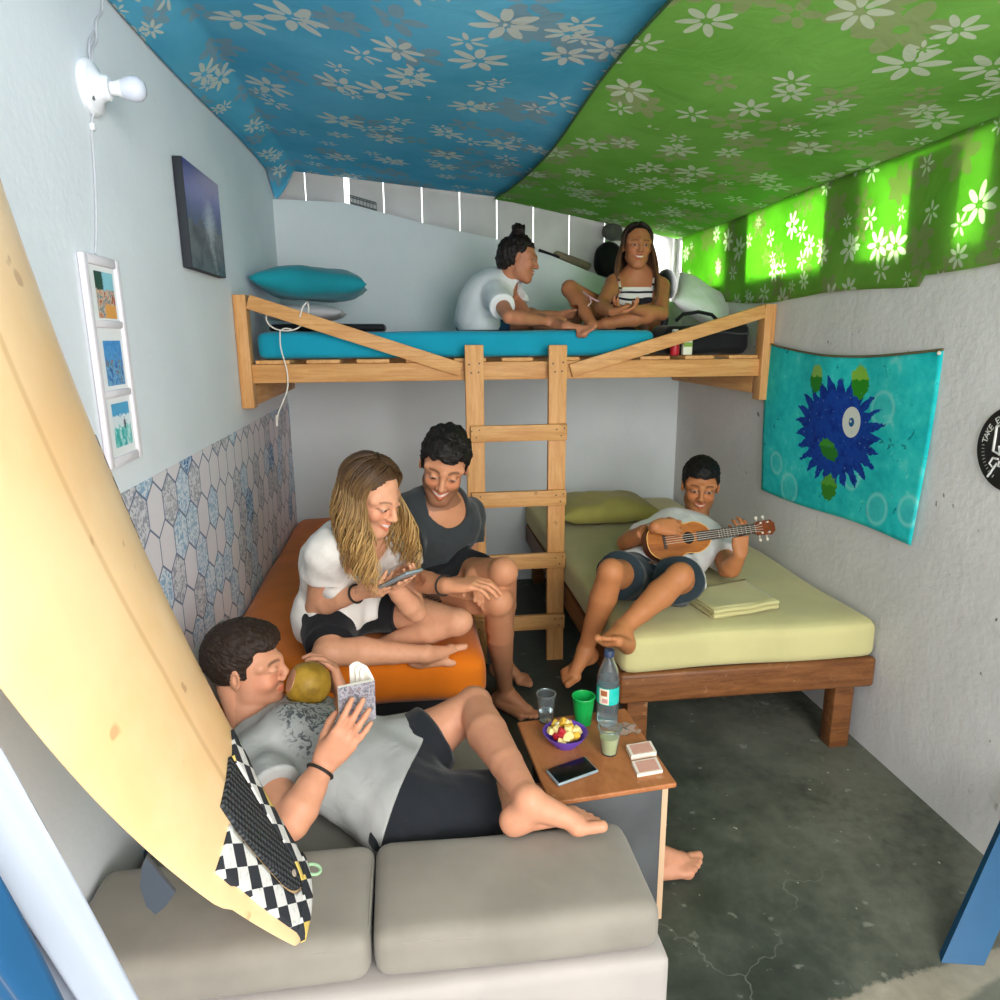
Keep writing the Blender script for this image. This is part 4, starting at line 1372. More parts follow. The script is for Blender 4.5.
# ------------------------------------------------------------------ table and what stands on it
ZTB = .38
TC = [at(550, 803, z=ZTB), at(677, 783, z=ZTB), at(625, 708, z=ZTB), at(517, 722, z=ZTB)]
TBW = wood('worn_reddish_board', '#b5764a', '#965a32', (6, 3, 6), .42, worn='#c39a74')
PLYE = plain('ply_edge', '#cfae8c', .6)
GREYB = plain('grey_laminate', '#5c5f60', .35, var=.25)
t = empty('side_table', (.41, 1.48, 0), 'small low table with a worn reddish wooden top', 'table')
b = B(); b.poly([p - (0, 0, .012) for p in TC], (0, 0, .012)); o = b.build('table_top', TBW, t, smooth=False)
md = o.modifiers.new('edge', 'BEVEL'); md.width = .003; md.segments = 2
fl, fr_, br, bl = [np.array((p[0], p[1], 0)) for p in TC]
ux = nrm(fr_ - fl); uy = np.array((-ux[1], ux[0], 0))
a, c = lerp(fl, fr_, .04) + uy * .02, lerp(fl, fr_, .93) + uy * .02
b = B(); b.poly([a, c, c + (0, 0, ZTB - .012), a + (0, 0, ZTB - .012)], uy * .014); b.build('side_panel', GREYB, t, smooth=False)
b = B(); b.poly([c - ux * .004 - uy * .001, c + ux * .010 - uy * .001, c + ux * .010 - uy * .001 + (0, 0, ZTB - .012), c - ux * .004 - uy * .001 + (0, 0, ZTB - .012)], uy * .016); b.build('panel_edge', PLYE, t, smooth=False)
b = B(); b.box(lerp(fr_, br, .10) - ux * .034 + (0, 0, ZTB - .07), lerp(fr_, br, .9) - ux * .05 + (0, 0, ZTB - .0125), .002); b.build('batten', PLYE, t)
a2, c2 = lerp(bl, br, .10) - uy * .05, lerp(bl, br, .93) - uy * .05
b = B(); b.poly([a2, c2, c2 + (0, 0, ZTB - .012), a2 + (0, 0, ZTB - .012)], uy * .014); b.build('side_panel', GREYB, t, smooth=False)
GLASS = plain('clear_plastic', '#dfe8ea', .08, .5, trans=.95, ior=1.2)
WATER = plain('water', '#eaf4f6', .02, .5, trans=1.0, ior=1.33)


def cup(name, p, r0, r1, h, mat, label, cat, fill=None, fillmat=None, th=.0016):
    p = np.array(p) + (0, 0, .001)
    t = empty(name, p, label, cat)
    B().lathe([(0, 0), (r0, 0), (r0 + (r1 - r0) * .5, h * .5), (r1, h), (r1 + .001, h + .001), (r1 - th, h), (r0 - th, th * 1.6), (0, th * 1.6)], p, n=36).build('body', mat, t)
    b = B(); b.lathe([(r1 + .0022 * math.cos(a), h + .0022 * math.sin(a)) for a in np.linspace(0, 2 * PI, 9)], p, n=36); b.build('rim', mat, t)
    if fill:
        rr = r0 + (r1 - r0) * fill - th - .0006
        B().lathe([(0, th * 2), (r0 - th - .0006, th * 2), (rr, h * fill), (0, h * fill)], p, n=36).build('drink', fillmat, t)
    return t


cup('glass', at(546, 721, z=ZTB), .019, .0245, .078, GLASS, 'clear plastic cup of water at the back corner of the table', 'cup', .38, WATER)
cup('cup', at(583, 723, z=ZTB), .021, .0290, .076, plain('green_plastic', '#12a04a', .35, .5), 'bright green plastic cup beside the water bottle', 'cup')
cup('glass', at(609, 753, z=ZTB), .019, .0275, .068, GLASS, 'clear cup half full of cloudy lemonade', 'cup', .66, plain('lemonade', '#efe9a4', .25, .5, trans=.15))
# bottle
p = at(607, 722, z=ZTB) + (0, 0, .001); h = .195
t = empty('water_bottle', p, 'clear plastic water bottle with a turquoise label', 'bottle')
prof = [(0, .004), (.018, .0), (.027, .004), (.0285, .012), (.0275, .03), (.0285, .05), (.0285, .115), (.0285, .128), (.024, .150), (.015, .172), (.0115, .180), (.0115, .190)]
B().lathe(prof + [(r - .0012, z) for r, z in prof[::-1][:-1]] , p, n=40).build('body', GLASS, t)
B().lathe([(0, .0055), (.017, .003), (.0262, .006), (.0268, .05), (.0268, .126), (.0, .126)], p, n=40).build('water', plain('bottled_water', '#dcecf6', .02, .5, trans=.95, ior=1.33), t)
lab = M('turquoise_label'); g = lab.n('ShaderNodeSeparateXYZ'); lab.link(lab.coord('Object'), g.inputs[0])
lab.col(lab.mix(lab.noise(60, 3).step(.4, .7) * .25, '#1fb3a6', '#6fd8cc')).set(.35, .4)
B().lathe([(.0291, .062), (.0291, .108)], p, n=48).build('label', lab.m, t)
d = nrm(cC * (1, 1, 0) - p * (1, 1, 0)); d = nrm(d + np.cross((0, 0, 1), d) * -.25); sx_ = np.cross((0, 0, 1), d)
b = B()
V = []
def curved(u0, u1, z0, z1, r, n=8):
    b = B(); ring = []
    for u in np.linspace(u0, u1, n): dd = d * math.cos(u) + sx_ * math.sin(u); ring.append([b.bm.verts.new(p + dd * r + (0, 0, z)) for z in (z0, z1)])
    for A, C in zip(ring, ring[1:]): b.bm.faces.new((A[0], C[0], C[1], A[1]))
    return b
l2 = curved(-.55, .35, .064, .106, .0294).build('label_picture', plain('label_cream', '#e8dcc4', .4), t)
curved(-.40, .20, .087, .102, .0296).build('print', plain('label_brown', '#a0613c', .4), l2)
curved(-.25, .25, .068, .080, .0296).build('print', plain('label_pink', '#c98f8c', .4), l2)
B().lathe([(.0122, .186), (.0135, .187), (.0135, .201), (.012, .203), (0, .203)], p, n=24).build('cap', plain('dark_blue_cap', '#2c3a55', .4), t)
# bowl of fruit
p = at(565, 744, z=ZTB) + (0, 0, .001)
t = empty('bowl', p, 'purple plastic bowl on the low table', 'bowl')
B().lathe([(0, 0), (.030, 0), (.034, .006), (.047, .020), (.054, .034), (.0555, .0345), (.0535, .034), (.046, .021), (.032, .008), (0, .007)], p, n=40).build('bowl_shell', plain('purple_plastic', '#6b48b8', .35, .5), t)
rg = np.random.default_rng(3)
fm = [plain('mango_flesh', '#e8b83e', .35, var=.15, vs=60), plain('pineapple_flesh', '#f0dc92', .4, var=.15, vs=60), plain('red_fruit', '#a8242e', .35), plain('pale_fruit', '#f0e8cc', .4)]
fl_ = ['yellow fruit chunk in the purple bowl', 'pale yellow fruit chunk in the purple bowl', 'dark red fruit chunk in the purple bowl', 'creamy white fruit chunk in the purple bowl']
for i in range(34):
    k = (0, 1, 0, 3, 2, 1, 0, 1)[i % 8]; lay = 0 if i < 11 else 1 if i < 25 else 2
    a = i * 2.4; rr = (.028, .038, .022)[lay] * (.55 + .45 * ((i * 37) % 10) / 10)
    c = p + np.array((rr * math.cos(a) - (.006 if lay == 2 else 0), rr * math.sin(a), .020 + lay * .0115 + .003 * ((i * 13) % 3)))
    b = B(); hs_ = np.array((.010, .008, .0065)) * rg.uniform(.8, 1.2)
    b.box(c - hs_, c + hs_, .003, 3, rot=Quaternion(rg.normal(size=3).tolist(), rg.uniform(0, 3)).to_matrix() if False else Matrix.Rotation(rg.uniform(0, 3), 3, Vector(rg.normal(size=3))))
    tag(b.build('fruit_chunk', fm[k]), fl_[k], 'fruit', 'cut fruit in the purple bowl')
# phone lying on the table
def phone(name, c, ux, uy, label, L=.135, W=.066, T=.008, glow='#0d0e10'):
    ux, uy = nrm(ux), nrm(uy); uz = np.cross(ux, uy); R = Matrix((ux, uy, uz)).transposed()
    t = empty(name, c, label, 'phone')
    def bx(hl, hw, z0, z1, bev, nm, mat):
        o = B().box((-hl, -hw, z0), (hl, hw, z1), bev, 3).build(nm, mat)
        o.data.transform(Matrix.Translation(Vector(c)) @ R.to_4x4()); parented(o, t); return o
    bx(L / 2, W / 2, 0, T, .0035, 'case', plain('silver_frame', '#9fb0b8', .3, .5, metal=.4)); bx(L / 2 - .004, W / 2 - .003, T - .001, T + .0006, .0003, 'screen', plain('black_glass', glow, .22, .5))
    return t


phone('phone', (at(572, 773, z=ZTB) + (0, 0, .001)), at(597, 764, z=ZTB) - at(549, 781, z=ZTB), at(562, 762, z=ZTB) - at(582, 784, z=ZTB), 'black-screened phone lying on the low table', L=.112, W=.062)
CARD = M('red_backed_card'); s3 = CARD.n('ShaderNodeSeparateXYZ'); CARD.link(CARD.coord('UV'), s3.inputs[0])
cu, cv = E(CARD.nt, s3.outputs[0]), E(CARD.nt, s3.outputs[1])
inn = (cu > .1) * (cu < .9) * (cv > .08) * (cv < .92)
CARD.col(CARD.mix(inn * (CARD.noise(40, 2, v=CARD.coord('UV')).step(.4, .5) * .6 + .25), '#e8ddd0', '#c9745c')).set(.5, .3)


def deck(c, ux, uy, L, W, T, label):
    ux, uy = nrm(ux), nrm(uy); c = np.array(c)
    t = empty('card_pack', c, label, 'cards', 'card packs on the low table')
    q = [c + ux * a * L / 2 + uy * e * W / 2 for a, e in ((-1, -1), (1, -1), (1, 1), (-1, 1))]
    B().poly(q, (0, 0, T)).build('cards', plain('card_edges', '#e6dccb', .6), t, smooth=False)
    flat('card_back', q[0] + (0, 0, T + .0004), q[1] + (0, 0, T + .0004), q[2] + (0, 0, T + .0004), q[3] + (0, 0, T + .0004), CARD.m, t)


A_ = at(640, 755, z=ZTB); B_ = at(655, 776, z=ZTB)
deck(at(641, 753, z=ZTB) + (0, 0, .001), at(655, 752, z=ZTB) - at(626, 757, z=ZTB), at(637, 746, z=ZTB) - at(644, 760, z=ZTB), .066, .046, .012, 'farther of two small red-backed card packs on the table')
deck(at(647, 769, z=ZTB) + (0, 0, .001), at(661, 767, z=ZTB) - at(633, 772, z=ZTB), at(643, 761, z=ZTB) - at(651, 778, z=ZTB), .064, .050, .008, 'nearer of two small red-backed card packs on the table')
# crumpled clear wrapper
c = at(626, 737, z=ZTB)
def wrp(u, v):
    a = u * .07 - .035; e = v * .05 - .025
    return (c[0] + a + .006 * math.sin(9 * v), c[1] + e + .022, ZTB + .004 + .010 * abs(math.sin(7 * u + 3 * v) * math.cos(5 * v - 4 * u)) + .004 * math.sin(19 * u) ** 2)
tag(sheet(wrp, 14, 12, 'wrapper', plain('cellophane', '#f6f6f2', .12, .6, trans=.9, ior=1.1), None, thick=.0005), 'crumpled clear wrapper beside the lemonade cup', 'wrapper')

# ------------------------------------------------------------------ grey sofa
SOFA = fabric('grey_sofa_cloth', '#908a7f', .10, wr=.3, wscale=5, c2='#837d73')
SOFA_L = fabric('light_sofa_cloth', '#aea7a1', .08, wr=.25, wscale=5)
SOFA_D = fabric('grey_mat_cloth', '#8b8a80', .12, wr=.3)
PIPE = plain('sofa_piping', '#8f897f', .8)
t = empty('sofa', (-.1, 1.2, 0), 'low grey sofa with two flat cushions in the foreground', 'sofa')
softbox('base', (XL + .015, 1.005, .0), (.432, 1.285, .262), SOFA_L, t, r=.02, wob=.002, seed=5)
softbox('lying_mat', (XL + .012, 1.288, .0), (.215, 1.80, .262), SOFA_D, t, r=.03, wob=.003, seed=8)
for x0, x1, sd in ((XL + .012, -.105, 3), (-.100, .415, 4)):
    cu_ = softbox('seat_cushion', (x0, 1.020, .264), (x1, 1.272, .358), SOFA, t, r=.028, wob=.003, puff=.006, seed=sd)
    b = B(); z_ = .341; m_ = .010
    loop = []
    for i in range(40):
        a = 2 * PI * i / 40; ca, sa = math.cos(a), math.sin(a); e = 9
        loop.append(((x0 + x1) / 2 + ((x1 - x0) / 2 - .004) * np.sign(ca) * abs(ca) ** (2 / e), 1.146 + (.126 - .004) * np.sign(sa) * abs(sa) ** (2 / e), z_))
    b.tube(loop, .0035, 6, closed=True); b.build('piping', PIPE, cu_)
o = pillow('bolster', (XL + .062, 1.69, .262 + .18), (.0, 1, .1), (.30, 0, 1), .42, .34, .10, SOFA_D, seed=15)
tag(o, 'grey cushion against the left wall behind the reading man', 'cushion')

# ------------------------------------------------------------------ surfboard
sT = np.array((-.2174, 1.0786, .3975)); sd_ = nrm((-.3891, -.2216, .8941)); sa_ = nrm((-.0991, .9751, .1985)); sn_ = np.cross(sa_, sd_) if False else nrm((.9158, .0114, .4014))


def swid(s):
    w = .25 * (1 - (1 - min(max(s, 0) / 1.116, 1)) ** 2 * (1 - .38))
    if s < .24: w -= .010 * min(1, (.24 - s) / .02)                     # the wing near the tail
    if s < .03: w *= (max(0., 1 - ((.03 - s) / .043) ** 2)) ** .5 if s > -.01 else 0
    if s > 1.15: w *= max(0, 1 - ((s - 1.15) / .70) ** 2) ** .75
    return max(w, 0)


def sthk(s): return .062 * min(1, .30 + s * 1.3) * (1 if s < 1.2 else max(.12, 1 - ((s - 1.2) / .68) ** 2))


def srock(s): return .142 * s * s if s < 1.2 else .142 * s * s


def spt(s, x, z):
    return sT + sd_ * s + sa_ * x + sn_ * (srock(s) + z)


def deck_z(s, x):
    w = max(swid(s), 1e-4); t = min(1, abs(x) / w); T = sthk(s)
    return T * .5 * (1 - t ** 2.6) * 1.0 + T * .12 * (1 - t)


V = []; F = []; NS, NC = 90, 48; UVs = []
svals = np.concatenate([np.linspace(-.008, .06, 14), np.linspace(.07, 1.85, NS - 13)])
for s in svals:
    w, T = swid(s), sthk(s)
    for j in range(NC):
        a = 2 * PI * j / NC; ca, sa = math.cos(a), math.sin(a)
        x = w * np.sign(ca) * abs(ca) ** .8
        t_ = min(1, abs(x) / max(w, 1e-4))
        z = (T * .5 * (max(0, 1 - t_ ** 2.4)) ** .75 + T * .12 * (1 - t_)) if sa >= 0 else -T * .42 * (max(0, 1 - t_ ** 3.2)) ** .7
        V.append(spt(s, x, z - T * .10)); UVs.append((x, s))
for i in range(len(svals) - 1):
    for j in range(NC): F.append((i * NC + j, i * NC + (j + 1) % NC, (i + 1) * NC + (j + 1) % NC, (i + 1) * NC + j))
F.append(tuple(range(NC))); F.append(tuple(range((len(svals) - 1) * NC, len(svals) * NC))[::-1])
m = M('yellowed_board'); g = m.n('ShaderNodeSeparateXYZ'); m.link(m.coord('UV'), g.inputs[0]); ux_, uy_ = E(m.nt, g.outputs[0]), E(m.nt, g.outputs[1])
c = m.mix(m.noise(3, 4, .6).step(.3, .7), '#f6d3a2', '#f0c48e')
c = m.mix(m.noise(18, 2, .4).step(.71, .75) * .5, c, '#a97d55')
c = m.mix((1 - (ux_.abs()).step(.0025, .010)) * .35, c, '#b98a56')
m.col(c).set(.25, .5)
surf = empty('surfboard', sT, 'yellowed surfboard leaning on the left wall with its tail on the sofa', 'surfboard')
o = mobj('board', V, F, m.m, surf, True, UVs)
bm = bmesh.new(); bm.from_mesh(o.data); bmesh.ops.recalc_face_normals(bm, faces=bm.faces); bm.to_mesh(o.data); bm.free()


def top_z(s, x):
    w, T = max(swid(s), 1e-4), sthk(s); t_ = min(1, abs(x) / w)
    return T * .5 * (max(0, 1 - t_ ** 2.4)) ** .75 + T * .12 * (1 - t_) - T * .10


def pad(name, lo, hi, s0, s1, mat, parent, lift=.005, nu=10, nv=24):
    """a thin grip sheet on the deck between x = lo(s) and hi(s)"""
    def fn(u, v):
        s = s0 + (s1 - s0) * v; x = lerp(lo(s), hi(s), u); e = min(u, 1 - u, v, 1 - v)
        return spt(s, x, top_z(s, x) + (lift if e > 1e-6 else -.0005))
    V = []; F = []; UV = []
    for j in range(nv + 1):
        for i in range(nu + 1):
            u, v = i / nu, j / nv
            uu = 0 if i == 0 else 1 if i == nu else (i - 1) / (nu - 2); vv = 0 if j == 0 else 1 if j == nv else (j - 1) / (nv - 2)
            s = s0 + (s1 - s0) * vv; x = float(lerp(lo(s), hi(s), uu)); ed = i in (0, nu) or j in (0, nv)
            V.append(spt(s, x, top_z(s, x) + (-.001 if ed else lift))); UV.append((x, s))
    for j in range(nv):
        for i in range(nu): F.append((j * (nu + 1) + i, j * (nu + 1) + i + 1, (j + 1) * (nu + 1) + i + 1, (j + 1) * (nu + 1) + i))
    return mobj(name, V, F, mat, parent, True, UV)


CK = M('checkered_grip'); g = CK.n('ShaderNodeSeparateXYZ'); CK.link(CK.coord('UV'), g.inputs[0]); a_, b_ = E(CK.nt, g.outputs[0]), E(CK.nt, g.outputs[1])
p_, q_ = (a_ / .040 + b_ / .054), (a_ / .040 - b_ / .054)
chk = (p_.floor() + q_.floor()).mod(2.)
cell = CK.white(CK.vec(p_.floor(), q_.floor(), 1.))
lt = CK.mix((cell > .84), '#dcdad6', '#dcc069')
lt = CK.mix(CK.noise(120, 3, v=CK.coord('UV')).step(.55, .7) * .4, lt, '#9c9a96')
CK.col(CK.mix(chk > .5, lt, '#33353a')).set(.8, .2)
GRIP = M('black_ridged_grip'); g = GRIP.n('ShaderNodeSeparateXYZ'); GRIP.link(GRIP.coord('UV'), g.inputs[0]); a_, b_ = E(GRIP.nt, g.outputs[0]), E(GRIP.nt, g.outputs[1])
rid = (a_ * 620 + b_ * 180).sin() * .5 + (b_ * 520 - a_ * 260).sin() * .5
GRIP.col(GRIP.mix(rid.step(-.2, .6), '#2c2f31', '#4a4d50')).set(.7, .25).bump(rid, .8, .004)
cw = lambda s: .050 * (max(0, 1 - ((.105 - min(s, .105)) / .062) ** 2)) ** .5 * (.55 + .45 * min(1, (s - .04) / .22)) if s > .0431 else .0005
pad('grip_pad', lambda s: -cw(s), lambda s: cw(s), .0435, .318, GRIP.m, surf, .006, 12, 36)
pad('grip_pad', lambda s: cw(s) + .008, lambda s: max(cw(s) + .012, swid(s) * .80), .030, .305, CK.m, surf, .005)
pad('grip_pad', lambda s: -max(cw(s) + .012, swid(s) * .80), lambda s: -cw(s) - .008, .030, .285, CK.m, surf, .005)
pad('tail_pad', lambda s: -.075, lambda s: .075, .004, .034, CK.m, surf, .008, 12, 8)
b = B(); b.lathe([(0, 0), (.006, 0), (.006, .002), (0, .002)], spt(.075, 0, top_z(.075, 0) + .0062), sn_, 14); b.build('leash_plug', plain('plug', '#b9a89a', .4), surf)
b = B(); c0 = spt(.004, .060, .012); b.tube([c0 + (sa_ * math.cos(a) * .011 + nrm(sn_ - sd_) * math.sin(a) * .014) + sa_ * .004 - sd_ * .010 for a in np.linspace(0, 2 * PI, 18, False)], .003, 8, closed=True)
b.build('leash_loop', plain('pale_green_loop', '#9fc39a', .4), surf)
# fins underneath
FIN = plain('grey_fin', '#4d5560', .3, .5, trans=.2)
for xs, s0, L_ in ((-.165, .345, .042), (.165, .345, .042)):
    pr_ = [(0, 0), (.075, 0), (.065, .3), (.038, .72), (.0, 1.), (-.02, .95), (-.015, .55)]
    b = B(); z0 = -.03
    ring = [spt(s0 - .03 + q[0], xs, z0 - q[1] * L_) for q in pr_]
    b.poly(ring, sa_ * .006); b.build('fin', FIN, surf, smooth=False)
# dark patterned sticker along the rail farther up
SK = M('dark_pattern_sticker'); g = SK.n('ShaderNodeSeparateXYZ'); SK.link(SK.coord('UV'), g.inputs[0])
SK.col(SK.mix((E(SK.nt, g.outputs[1]) * 160 + E(SK.nt, g.outputs[0]) * 300).sin() > .3, '#26211f', '#8b7656')).set(.4, .3)
pad('rail_sticker', lambda s: swid(s) * .945, lambda s: swid(s) * .985, .66, .83, SK.m, surf, .0012, 4, 16)

# ------------------------------------------------------------------ curtains and the blue plank
def drape(name, pa, pb, mat, label, y0, amp, n, seed, drop=(.10, .05, -.75)):
    """a gathered cloth between two slanting edges"""
    A0, A1, B0, B1 = [np.array(p, float) for p in (*pa, *pb)]
    def fn(u, v):
        p = lerp(lerp(A0, B0, u), lerp(A1, B1, u), v)
        return p + np.array((.1, 1., 0)) * (amp * math.sin(n * PI * u + seed + 1.3 * v) + amp * .4 * math.sin(n * 2.3 * PI * u + 4 * v))
    return tag(sheet(fn, 60, 40, name, mat, thick=.002), label, 'curtain')


e0, e1 = at(-30, 728, y=.60), at(128, 1006, y=.60); f0, f1 = at(-75, 850, y=.585), at(66, 1006, y=.585)
k = (e1 - e0); 
drape('curtain', (e0 - k * .6, e1 + k * .5), (f0 - k * .6 - (.05, 0, 0), f1 + k * .5 - (.02, 0, 0)), fabric('white_curtain', '#a6aebc', .06, wr=.35), 'white curtain swept aside at the lower left edge', .6, .014, 5, .4)
g0, g1 = at(-12, 884, y=.54), at(66, 1012, y=.54); h0, h1_ = at(-160, 960, y=.53), at(-60, 1100, y=.53); k = g1 - g0
drape('curtain', (g0 - k * .8, g1 + k * .6), (h0 - k * .8, h1_ + k * .6), fabric('blue_curtain', '#164a70', .15, wr=.3), 'blue curtain in front of the white one at the lower left corner', .5, .012, 4, 2.)
pb_ = [at(941, 963, z=.0), at(984, 966, z=.0)]
b = B(); w_ = nrm(pb_[1] - pb_[0]); tp = at(1003, 826, x=1.34); dirv = nrm(tp - pb_[0]); L_ = .62
dirv = nrm(np.array((.42, .12, .62)))
dd = tp - pb_[0]
q = [pb_[0], pb_[1], pb_[1] + dd * 1.25, pb_[0] + dd * 1.25]; nn = nrm(np.cross(w_, dd))
b.poly([p_ + (0, 0, .001) for p_ in q], nn * .022 * (1 if nn[1] > 0 else -1)); tag(b.build('plank', plain('blue_gloss_paint', '#0d5078', .4, .4, var=.15), smooth=False), 'blue painted plank leaning at the right edge of the floor', 'plank')
#CASTBEGIN
# ------------------------------------------------------------------ the six friends
V3 = lambda *a: np.array(a, float)


def block(lo, hi):
    """distance to a box, for keeping a body out of what carries it"""
    c, hs = (np.array(lo) + np.array(hi)) / 2, (np.array(hi) - np.array(lo)) / 2
    def f(X):
        q = np.abs(X - c) - hs
        return np.minimum(q.max(-1), 0) + np.sqrt((np.maximum(q, 0) ** 2).sum(-1))
    return f


def slab(c, ux, uy, L, W, T):
    """distance to a thin plate lying on c"""
    ux, uy = nrm(ux), nrm(uy); uz = np.cross(ux, uy); c = np.array(c)
    def f(X):
        q = X - c
        return np.maximum(np.maximum(np.abs(q @ ux) - L / 2, np.abs(q @ uy) - W / 2), np.abs(q @ uz - T / 2 + .0005) - T / 2 - .001)
    return f


def globe(c, r):
    return lambda X: np.sqrt(((X - c) ** 2).sum(-1)) - r


ORBED = block((XL, 1.952, .1), (.220, YB, .434)); GRBED = block((.610, 1.935, .1), (XR, YB, ZM + .005)); LOFTB = block((XL, YLOFT + .036, 1.1), (1.012, YB, ZL + .004))
FLOORB = block((-2, -2, -.5), (3, 5, .0015))


def cloth(name, c, **k): return fabric(name, c, wr=k.pop('wr', .45), wscale=k.pop('wscale', 16), fold=.010, **k)


def long_hair(n=230, L=.30, wave=.012, freq=38, rad=.0034, front=62, c=('#3c2a1a', '#8a6236', '#c59a5c'), seed=1, vol=.010, fwd=.05, mix=.5, fall=(0, 0, -1)):
    """hair that flows from the whole scalp, frames the face and hangs in wavy locks"""
    def make(root, Hp, l, f, u, hs, hm, N, fr):
        R = np.random.default_rng(seed)
        rr = np.array((.0735 + vol, .094 + vol, .084 + vol)); c0 = np.array((0, -.014, .036))
        s = Solid(.003); s.ell(Hp(*c0), [l, f, u], (rr - .004) * hs, .01)
        s.ell(Hp(0, -.06, -.05), [l, f, u], np.array((.065, .045, .08)) * hs, .04)
        w1 = waves(seed, 120, 8); s.dis = lambda X: .002 * w1(X)

        def keep(X):
            p = (X - Hp(0, 0, 0)) / hs; a, b_, c_ = np.abs(p @ l), p @ f, p @ u
            line = np.where(b_ > .03, .092 + .10 * (b_ - .04) - .9 * np.maximum(0, a - .028), np.where(b_ > .0, .0 - .04 * (a > .06), -.16))
            return (c_ - line) * hs
        s.take(keep); v, q = s.mesh(); hair = skin_obj('hair', relax(v, q, 1, .2), q, fibre('hair_roots', c[0], None), root)
        fall_ = nrm(fall); VV, QQ, CC = [], [], []; c_ = [np.array(lin(x)) for x in c]; M_ = 6; base = 0
        for i in range(n):
            sg = 1 if R.random() < .5 else -1
            az0 = R.uniform(5, 175); el0 = R.uniform(57, 88) if az0 < 60 else R.uniform(0, 88)
            az1 = max(az0, front + R.uniform(0, 14) + (R.uniform(0, 30) if R.random() < .5 else 0)) + R.normal() * 3
            lay = R.uniform(.94, 1.05); pts = []; K = 10
            for k in np.linspace(0, 1, K):
                az = math.radians(az0 + (az1 - az0) * (1 - (1 - k) ** 2)); el = math.radians(el0 + (-8 - el0) * k ** 1.3)
                q = np.array((sg * math.sin(az) * math.cos(el), math.cos(az) * math.cos(el), math.sin(el)))
                pts.append(Hp(*(c0 + q * rr * (lay + .02 * math.sin(PI * k)))))
            az = math.radians(az1); out = l * sg * math.sin(az) + f * math.cos(az); side = np.cross(fall_, out)
            p = pts[-1].copy(); LL = L * R.uniform(.72, 1.08); m = 18; pw = R.uniform(0, 6.3); fa = R.uniform(.7, 1.2); fr_ = max(0, math.cos(az - math.radians(80)))
            for k in range(1, m + 1):
                t = k / m
                q = p + fall_ * LL * t + out * (.020 * math.sin(PI * t * .8)) + f * fwd * fr_ * t + l * sg * .012 * t
                pts.append(q + (side * math.sin(freq * LL * t * fa + pw) + out * .7 * math.cos(freq * LL * t * fa + pw)) * wave * min(1, t * 2.2))
            pts = np.array(pts); T = np.gradient(pts, axis=0); T /= np.linalg.norm(T, axis=1)[:, None]
            U_ = np.cross(T, [.3, .5, .81]); U_ /= np.linalg.norm(U_, axis=1)[:, None]; Wv = np.cross(T, U_)
            rad_ = rad * hs * np.concatenate([np.linspace(.7, 1, K), np.linspace(1, .25, m)]) * R.uniform(.7, 1.25)
            an = np.linspace(0, 2 * PI, M_, False)
            ring = pts[:, None] + (U_[:, None] * np.cos(an)[None, :, None] + Wv[:, None] * np.sin(an)[None, :, None]) * rad_[:, None, None]
            nn = len(pts); tt = np.clip((np.arange(nn) / nn - .15) / .6, 0, 1)[:, None]
            tip = c_[1] * (1 - R.random() * mix * 2) + c_[2] * 0 if False else lerp(c_[1], c_[2], R.random())
            col = (c_[0] * (1 - tt) + tip * tt) * R.uniform(.8, 1.15)
            VV.append(ring.reshape(-1, 3)); CC.append(np.repeat(col, M_, 0))
            idx = base + np.arange(nn - 1)[:, None] * M_ + np.arange(M_)[None]; nx = base + np.arange(nn - 1)[:, None] * M_ + (np.arange(M_)[None] + 1) % M_
            QQ.append(np.stack([idx, nx, nx + M_, idx + M_], -1).reshape(-1, 4)); base += nn * M_
        skin_obj('locks', np.concatenate(VV), np.concatenate(QQ), LOCK, hair, np.concatenate(CC))
    return make


def lock_mat():
    m = M('hair_lengths'); a = m.n('ShaderNodeAttribute', attribute_name='tint')
    m.link(a.outputs['Color'], m.b.inputs['Base Color']); m.set(.45, .4); return m.m


LOCK = lock_mat()


def bun_hair(root, Hp, l, f, u, hs, hm, N, fr):
    s = Solid(.0034)
    s.ell(Hp(0, -.018, .042), [l, f, u], np.array((.083, .100, .090)) * hs, .01)
    s.ell(Hp(0, -.075, -.01), [l, f, u], np.array((.065, .055, .075)) * hs, .03)
    s.ell(Hp(0, -.035, .150), [l, f, u], np.array((.040, .040, .034)) * hs, .012)
    w1, w2 = waves(3, 120, 8), waves(6, 260, 8); s.dis = lambda X: .004 * w1(X) + .002 * w2(X)

    def keep(X):
        p = (X - Hp(0, 0, 0)) / hs; a, b_, c = np.abs(p @ l), p @ f, p @ u
        line = np.where(b_ > .03, .066 + .1 * (b_ - .04), np.where(b_ > -.015, .012 + 1.1 * (b_), -.075))
        return (c - line) * hs
    s.take(keep); V, Q = s.mesh(); skin_obj('hair', relax(V, Q, 1, .2), Q, hm, root)


def ring_on(root, name, c, ax, r, t, mat):
    ax = nrm(ax); u = nrm(np.cross(ax, (.3, .5, .8))); w = np.cross(ax, u)
    b = B(); b.tube([c + u * math.cos(a) * r + w * math.sin(a) * r for a in np.linspace(0, 2 * PI, 26, False)], t, 6, closed=True)
    return b.build(name, mat, root)


BAND = plain('dark_cord_band', '#26201c', .6)

